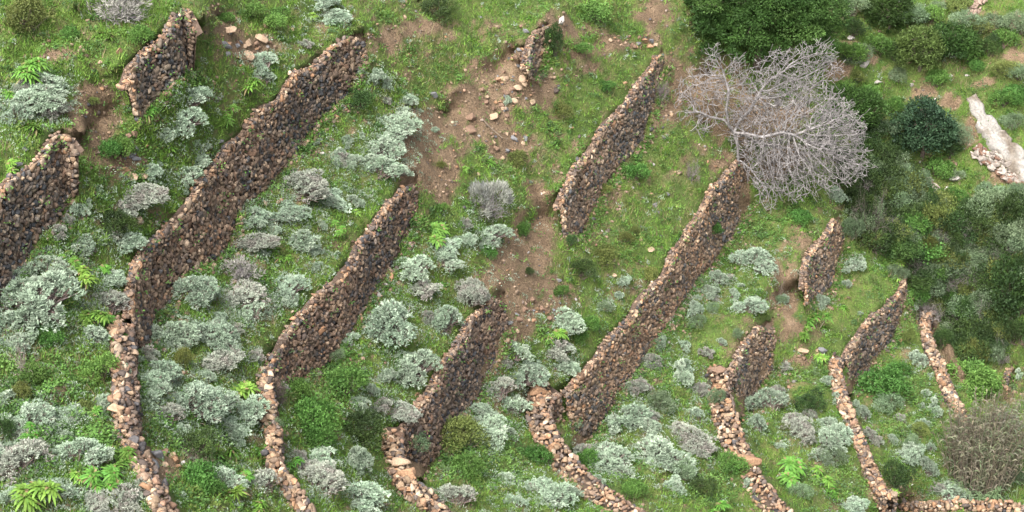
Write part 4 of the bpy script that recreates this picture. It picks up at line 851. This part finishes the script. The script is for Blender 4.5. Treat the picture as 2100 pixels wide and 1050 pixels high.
def slab(label, pts, wid):
    pts = resample(smooth(resample(pts, 5), 4), 7); G_ = ground(pts[:, 0], pts[:, 1]); n = len(G_); org = G_[n // 2].copy(); t = norm(np.gradient(G_, axis=0)); m_ = 13; V = []
    for k in range(n):
        up = norm(np.cross(t[k], RGT + 0.2 * UPV)); up = up if up[2] > 0 else -up; side = norm(np.cross(up, t[k])); w_ = np.interp(k / (n - 1), np.linspace(0, 1, len(wid)), wid) * mpp(G_[k]) * (1 + (noise(k * .35, 0, 301) - .5) * .5 + (noise(k * 1.1, 0, 305) - .5) * .5)
        for q in range(m_):
            f = q / (m_ - 1) * 2 - 1; hgt = .26 * (1 - abs(f) ** 7) - .3 * (abs(f) > .95) + .16 * math.floor(5 * fbm(k * .16 + q * .22, q * .5 - k * .05, 321, 3)) / 1.6 - .16 + (fbm(k * .8, q * .8, 311, 2) - .5) * .16
            V.append(G_[k] + side * f * w_ * .5 + up * hgt - org)
    i = np.arange(n - 1)[:, None] * m_ + np.arange(m_ - 1)[None]; F = np.stack([i, i + 1, i + 1 + m_, i + m_], -1).reshape(-1, 4); V = np.array(V)
    st = fbm(V[:, 0] * 1.4, V[:, 2] * 1.4, 331, 4)[:, None]; C = np.where(st < .45, (.12, .1, .08), np.where(st < .54, (.175, .157, .135), (.225, .213, .195))) * rng.uniform(.88, 1.1, (len(V), 1))
    o = link('rock_slab', mesh('rock_slab', V, F, C, M_STONE), None, category='rock outcrop', label=label, kind='thing'); o.location = org
slab('broad whitish rock slab running down the far slope at right', [(1990,205),(2025,255),(2055,295),(2095,340),(2160,410)], [26,46,54,48,40])
ledge('broken pale and rust brown ledge under the whitish slab', [(2005,312),(2035,330),(2065,350),(2110,375)], [24,34,40,40], .3, (.27,.235,.205), (.15,.09,.065))
ledge('grey rock rib going down from the blackish tree towards the gully', [(1893,352),(1905,385),(1922,412),(1950,440)], [16,18,24,20], .22, (.25,.215,.185), (.14,.1,.08))
ledge('low brown rock step at the top right beside the rubble streak', [(1975,55),(1990,35),(2010,5)], [16,20,16], .16, (.26,.19,.15), (.12,.085,.07))
ledge('reddish rock step right of the low dark juniper', [(2060,95),(2075,70),(2085,40)], [10,12,10], .14, (.24,.16,.12), (.12,.085,.07))
# heaps of fallen stones; the stones of one heap look alike and share their label
HEAPS = [(278,330,58,40,34,'fallen orange stone in the heap below the brown scar at upper left'), (505,85,55,34,26,'fallen stone in the rubble at the top, left of the longest wall'), (1088,95,44,54,50,'fallen stone spilling from the collapsed wall at the top centre'), (1040,195,62,48,46,'brown rubble stone on the slide below the collapsed wall'),
         (1300,88,60,14,22,'stone in the broken row above the upper centre wall'), (1115,635,46,24,22,'orange stone in the rubble above the bottom centre wall'), (340,968,40,44,26,'fallen brick coloured stone beside the tail of the longest wall'), (1655,727,34,12,12,'brown stone at the foot of the reddish earth gap'),
         (1050,290,60,30,18,'brown rubble stone on the bare earth in the upper centre'), (1060,658,26,26,12,'orange stone lying above the end of the bottom centre wall')]
allst = [m_ for k in ('orange', 'tan', 'brown', 'brown', 'grey') for m_ in RMESH[k]]
for cx, cy, rx, ry, n, lb in HEAPS:
    for k in range(n):
        a = rng.uniform(0, 6.28); r = math.sqrt(rng.uniform(0, 1)); px, py = cx + rx * r * cos(a), cy + ry * r * sin(a); g_ = ground(px, py); r_ = rng.choice([.10, .16, .23, .32], p=[.3, .35, .25, .1])
        o = link('fallen_stone', allst[rng.integers(len(allst))], None, category='stone', group=lb.replace('stone', 'stones', 1), label=lb); o.location = g_ + [0, 0, r_ * .3]; o.scale = (r_ * rng.uniform(.9, 1.4), r_, r_ * rng.uniform(.8, 1.2)); o.rotation_euler = tuple(rng.uniform(-.5, .5, 3))
# fallen branch
p_ = ground(np.array([988, 1000, 1015, 1030.]), np.array([251, 262, 274, 288.])) + [0, 0, .12]; bacc = Acc(); org = p_[0].copy(); tube(bacc, resample(p_ - org, .3), .024, (.19, .155, .12), 5)
o = link('fallen_branch', bacc.mesh('fallen_branch', M_WOOD), None, category='branch', label='dry fallen branch lying on the earth slide in the upper centre'); o.location = org
p_ = ground(np.array([332, 342, 355, 372.]), np.array([455, 478, 505, 525.])) + [0, -.1, .3]
finish_labels()

# ------------------------------------------------------------------ ground plants and gravel (nobody could count them)
HERB = [(680,850,100,90),(980,930,140,90),(60,780,120,90),(420,980,120,70),(1650,760,110,40),(1880,850,110,130),(1580,460,110,60),(1290,340,60,60),(1990,780,90,70),(720,770,90,50),(1900,480,170,150),(1980,620,150,110),(200,900,130,80),(380,900,110,80),(1480,970,90,80),(1330,760,80,120),(250,340,60,60),(1240,60,90,50),(440,190,70,40),(1850,300,120,120),(1060,520,40,40),(870,470,60,50),(1700,1000,100,60)]
DRY = [(1290,430,120,90),(1240,520,90,60),(1180,420,50,60),(1000,60,60,30),(450,40,70,50),(1550,500,60,40),(1700,560,80,40),(1080,330,70,60),(1920,770,50,80),(1130,560,60,60),(520,700,40,50),(860,90,90,60),(1420,440,60,50),(2000,100,120,120)]
def blob(l, px, py):
    v = np.zeros(len(px))
    for cx, cy, rx, ry in l: v = np.maximum(v, 1 - ((px - cx) / rx) ** 2 - ((py - cy) / ry) ** 2)
    return np.clip(v, 0, 1)
def samples(n, x0=-260, x1=2360, y0=-220, y1=1260):
    px, py = rng.uniform(x0, x1, n), rng.uniform(y0, y1, n); ok = ~grid_val(nowall, px, py); return px[ok], py[ok]
GREENS = np.array([(0.125,0.24,0.036),(0.15,0.27,0.045),(0.105,0.21,0.034),(0.18,0.275,0.06)]); STRAW = np.array([(0.21,0.20,0.085),(0.17,0.19,0.06),(0.24,0.21,0.11)])
def along_walls(n, lo, hi):
    """points on the ground strewn along the feet of the walls"""
    out = []; Ls = [len(w['B']) if 'B' in w else 0 for w in WALLS.values()]; tot = sum(Ls)
    for w, l in zip(WALLS.values(), Ls):
        if not l: continue
        k = int(n * l / tot); i = rng.integers(0, l, k); p = proj(w['Fb'][i] + w['n'][i] * rng.uniform(lo, hi, (k, 1)) + w['t'][i] * rng.uniform(-.2, .2, (k, 1))); p[:, 1] += 4; out.append(ground(p[:, 0], p[:, 1]))
    return np.concatenate(out)
def on_walls(n):
    out = []
    for w in WALLS.values():
        if 'B' not in w: continue
        l = len(w['B']); k = int(n * l / 700); i = rng.integers(0, l, k); f = rng.random(k) ** 2.2; cr = np.clip(crest_of(w), 0, 9)[i]; out.append(w['Ft'][i] - np.stack([0 * cr, 0 * cr, cr], 1) * (1 - f[:, None]) + (w['Fb'][i] - w['Ft'][i]) * f[:, None] + w['n'][i] * .1)
    return np.concatenate(out)
def grass():
    acc = Acc(); px, py = samples(125000); so = grid_val(soil, px, py); ok = rng.random(len(px)) > so * 0.97; px, py = px[ok], py[ok]
    P = ground(px, py); n = len(P); patch = fbm(P[:, 0] * .55, P[:, 1] * .55, 101, 4); dry = blob(DRY, px, py) * .75 + np.clip((patch - .5) * 2.4, 0, .8)
    fine = fbm(P[:, 0] * 2.5, P[:, 1] * 2.5, 111, 2); isdry = rng.random(n) < dry * 0.6
    base = np.where(isdry[:, None], STRAW[rng.integers(0, 3, n)], GREENS[rng.integers(0, 4, n)]) * (0.62 + 0.75 * fine[:, None]) * (0.8 + 0.45 * fbm(P[:, 0] * .3, P[:, 1] * .3, 121, 3)[:, None])
    hgt = 0.08 + 0.34 * fbm(P[:, 0] * 1.1, P[:, 1] * 1.1, 131, 3) ** 1.5 * (1 - .3 * blob(HERB, px, py)); k = 6
    Pk = np.repeat(P, k, 0) + rng.normal(0, .085, (n * k, 3)) * [1, 1, .2]; D = rng.normal(0, .55, (n * k, 3)) + [0, 0, 1.0]
    blades(acc, Pk - [0, 0, .03], D, np.repeat(hgt, k) * rng.uniform(.7, 1.5, n * k), rng.uniform(.022, .04, n * k), np.repeat(base, k, 0) * rng.uniform(.8, 1.2, (n * k, 1)))
    link('grass', acc.mesh('grass', M_GROUNDVEG), None, kind='stuff', label='short green and straw coloured grass over the terraces', category='grass')
def herbs():
    acc = Acc(); px, py = samples(110000); so = grid_val(soil, px, py); hb = blob(HERB, px, py); P = ground(px, py); f = fbm(P[:, 0] * .7, P[:, 1] * .7, 141, 4)
    ok = (rng.random(len(px)) < np.clip(hb * 1.2 + (f - .50) * 4.5, 0.10, 1) * .85) & (rng.random(len(px)) > so * .95); P = P[ok]; hb = hb[ok]; Q = np.concatenate([along_walls(1700, .12, .5), on_walls(420)]); P = np.concatenate([P, Q]); hb = np.r_[hb, rng.uniform(.2, 1, len(Q))]; n = len(P)
    fine = fbm(P[:, 0] * 1.6, P[:, 1] * 1.6, 151, 3); HC = np.array([(0.065,0.14,0.03),(0.085,0.175,0.038),(0.055,0.115,0.03),(0.11,0.20,0.05),(0.09,0.14,0.06)])
    base = HC[np.clip((fbm(P[:, 0] * .9, P[:, 1] * .9, 161, 3) * 7 - 1).astype(int), 0, 4)] * (.65 + .7 * fine[:, None]); k = 8; hh = (0.05 + .5 * np.clip(fine - .3, 0, 1)) * (0.7 + hb)
    Pk = np.repeat(P, k, 0) + rng.normal(0, .10, (n * k, 3)) * [1, 1, .3]; Pk[:, 2] += np.repeat(hh, k) * rng.uniform(.2, 1, n * k); D = rng.normal(0, 1, (n * k, 3)) * [1, 1, .5] + [0, 0, .3]
    leaves(acc, Pk, D, rng.uniform(.07, .14, n * k), rng.uniform(.05, .09, n * k), np.repeat(base, k, 0) * rng.uniform(.75, 1.25, (n * k, 1)), up=np.array([0, 0, 1.0]))
    link('ground_cover', acc.mesh('ground_cover', M_GROUNDVEG), None, kind='stuff', label='low leafy weeds covering the terraces and slopes', category='ground cover')
def sprigs():
    """little silver seedlings and bluish tufts among the grass"""
    acc = Acc(); px, py = samples(9000, -100, 2200, -60, 1120); so = grid_val(soil, px, py); P = ground(px, py); f = fbm(P[:, 0] * .5, P[:, 1] * .5, 171, 3)
    ok = (f > .5) & (so < .6) & (rng.random(len(px)) < .55); P = P[ok]; n = len(P); k = 16; sz = rng.uniform(.06, .17, n)
    Pk = np.repeat(P, k, 0) + rng.normal(0, 1, (n * k, 3)) * np.repeat(sz, k)[:, None] * [.6, .6, .3] + [0, 0, .06]; c = np.where(rng.random((n, 1)) < .45, [(0.30,0.36,0.29)], [(0.15,0.2,0.09)]) * rng.uniform(.75, 1.2, (n, 1))
    leaves(acc, Pk, rng.normal(0, .7, (n * k, 3)) + [0, 0, .8], np.repeat(sz, k) * rng.uniform(.7, 1.3, n * k), .035, np.repeat(c, k, 0))
    link('seedlings', acc.mesh('seedlings', M_GROUNDVEG), None, kind='stuff', label='tiny silver and olive seedlings in the grass', category='seedlings')
def undergrowth():
    """low silver seedlings that knit the shrubs together; taller weeds; dry stalks"""
    acc = Acc(); L_ = np.array(SILVER, float); L_ = L_[L_[:, 2] > 34]; NU = 5600; q = L_[rng.choice(len(L_), NU, p=L_[:, 2] ** 1.5 / (L_[:, 2] ** 1.5).sum())]
    px, py = q[:, 0] + rng.normal(0, .55, NU) * q[:, 2], q[:, 1] + rng.normal(0, .55, NU) * q[:, 3] + 4; ok = ~grid_val(nowall, px, py); P = ground(px[ok], py[ok]); n = len(P); k = 40; sz = rng.uniform(.08, .32, n)
    d = rng.normal(size=(n * k, 3)); d[:, 2] = np.abs(d[:, 2]); d = norm(d); Pk = np.repeat(P, k, 0) + d * np.repeat(sz, k)[:, None] * [1, 1, .8]; c = np.array(SILV)[rng.integers(0, 4, n)] * rng.uniform(.7, 1.12, (n, 1))
    leaves(acc, Pk, d + rng.normal(0, .5, (n * k, 3)) + [0, 0, .3], rng.uniform(.05, .11, n * k), .032, np.repeat(c, k, 0) * rng.uniform(.8, 1.2, (n * k, 1)))
    link('silver_undergrowth', acc.mesh('silver_undergrowth', M_GROUNDVEG), None, kind='stuff', label='low silver seedlings between the silver shrubs', category='undergrowth')
    acc = Acc(); px, py = samples(6500, -100, 2200, -60, 1120); so = grid_val(soil, px, py); hb = blob(HERB, px, py); P = ground(px, py); f = fbm(P[:, 0] * .4, P[:, 1] * .4, 191, 3); ok = (so < .5) & (rng.random(len(px)) < .18 + .5 * hb + 1.6 * np.clip(f - .5, 0, 1))
    P = P[ok]; n = len(P); k = 46; sz = rng.uniform(.12, .38, n); d = rng.normal(size=(n * k, 3)); d[:, 2] = np.abs(d[:, 2]); d = norm(d) * rng.uniform(.5, 1, (n * k, 1)); Pk = np.repeat(P, k, 0) + d * np.repeat(sz, k)[:, None] * [1, 1, 1.1]
    WC = np.array([(.06,.13,.03),(.085,.17,.036),(.05,.10,.028),(.115,.185,.045),(.10,.125,.045),(.075,.14,.055),(.14,.19,.05)]); c = WC[rng.integers(0, len(WC), n)] * rng.uniform(.75, 1.2, (n, 1))
    leaves(acc, Pk, d + rng.normal(0, .6, (n * k, 3)), rng.uniform(.07, .16, n * k), rng.uniform(.035, .08, n * k), np.repeat(c, k, 0) * rng.uniform(.75, 1.25, (n * k, 1)))
    px, py = samples(5200, -100, 2200, -60, 1120); P = ground(px, py); ok = rng.random(len(px)) < .12 + .8 * blob(DRY, px, py) + .8 * np.clip(fbm(P[:, 0] * .5, P[:, 1] * .5, 195, 3) - .5, 0, 1); P = P[ok]; n = len(P); k = 7
    blades(acc, np.repeat(P, k, 0) + rng.normal(0, .1, (n * k, 3)) * [1, 1, 0], rng.normal(0, .3, (n * k, 3)) + [0, 0, 1], rng.uniform(.25, .6, n * k), .022, tints((.24, .2, .12), n * k, .3))
    link('tall_weeds', acc.mesh('tall_weeds', M_GROUNDVEG), None, kind='stuff', label='taller leafy weeds and dry stalks among the grass', category='weeds')
def gravel():
    px, py = samples(60000); so = grid_val(soil, px, py); nz_ = fbm(px / 25, py / 22, 181, 3); ok = rng.random(len(px)) < np.where(so > .3, .3 + .7 * np.clip((nz_ - .42) * 3, 0, 1), .012); px, py = px[ok], py[ok]
    P = np.concatenate([ground(px, py), along_walls(1500, 0, .5), along_walls(600, .2, 1.4)]); n = len(P); n2 = n - len(px); r = .025 + .09 * rng.random(n) ** 3; r[-n2:] = rng.uniform(.04, .15, n2); r[rng.random(n) < .02] *= 1.7; pal = np.concatenate([PAL_RIM * .85, PAL_FACE * 1.3, np.array([(0.3,0.28,0.26)]), np.repeat([(0.15,0.108,0.074),(0.185,0.135,0.095)], 8, 0)]); ax = spin(np.tile([1., 0, 0], (n, 1)), np.tile([0, 1., 0], (n, 1)), np.tile([0, 0, 1.], (n, 1)), rng.uniform(0, 6.28, n), .4)
    half = np.stack([r * rng.uniform(.9, 1.5, n), r, r * rng.uniform(.55, .9, n)], 1); V, F, C = rocks(P + [0, 0, .02], ax, half, pick(pal, n), 6, ico(0), .5, .9)
    link('loose_rubble', mesh('loose_rubble', V, F, C, M_STONE), None, kind='stuff', label='small loose stones strewn over the bare earth', category='gravel')
grass(); herbs(); sprigs(); undergrowth(); gravel()
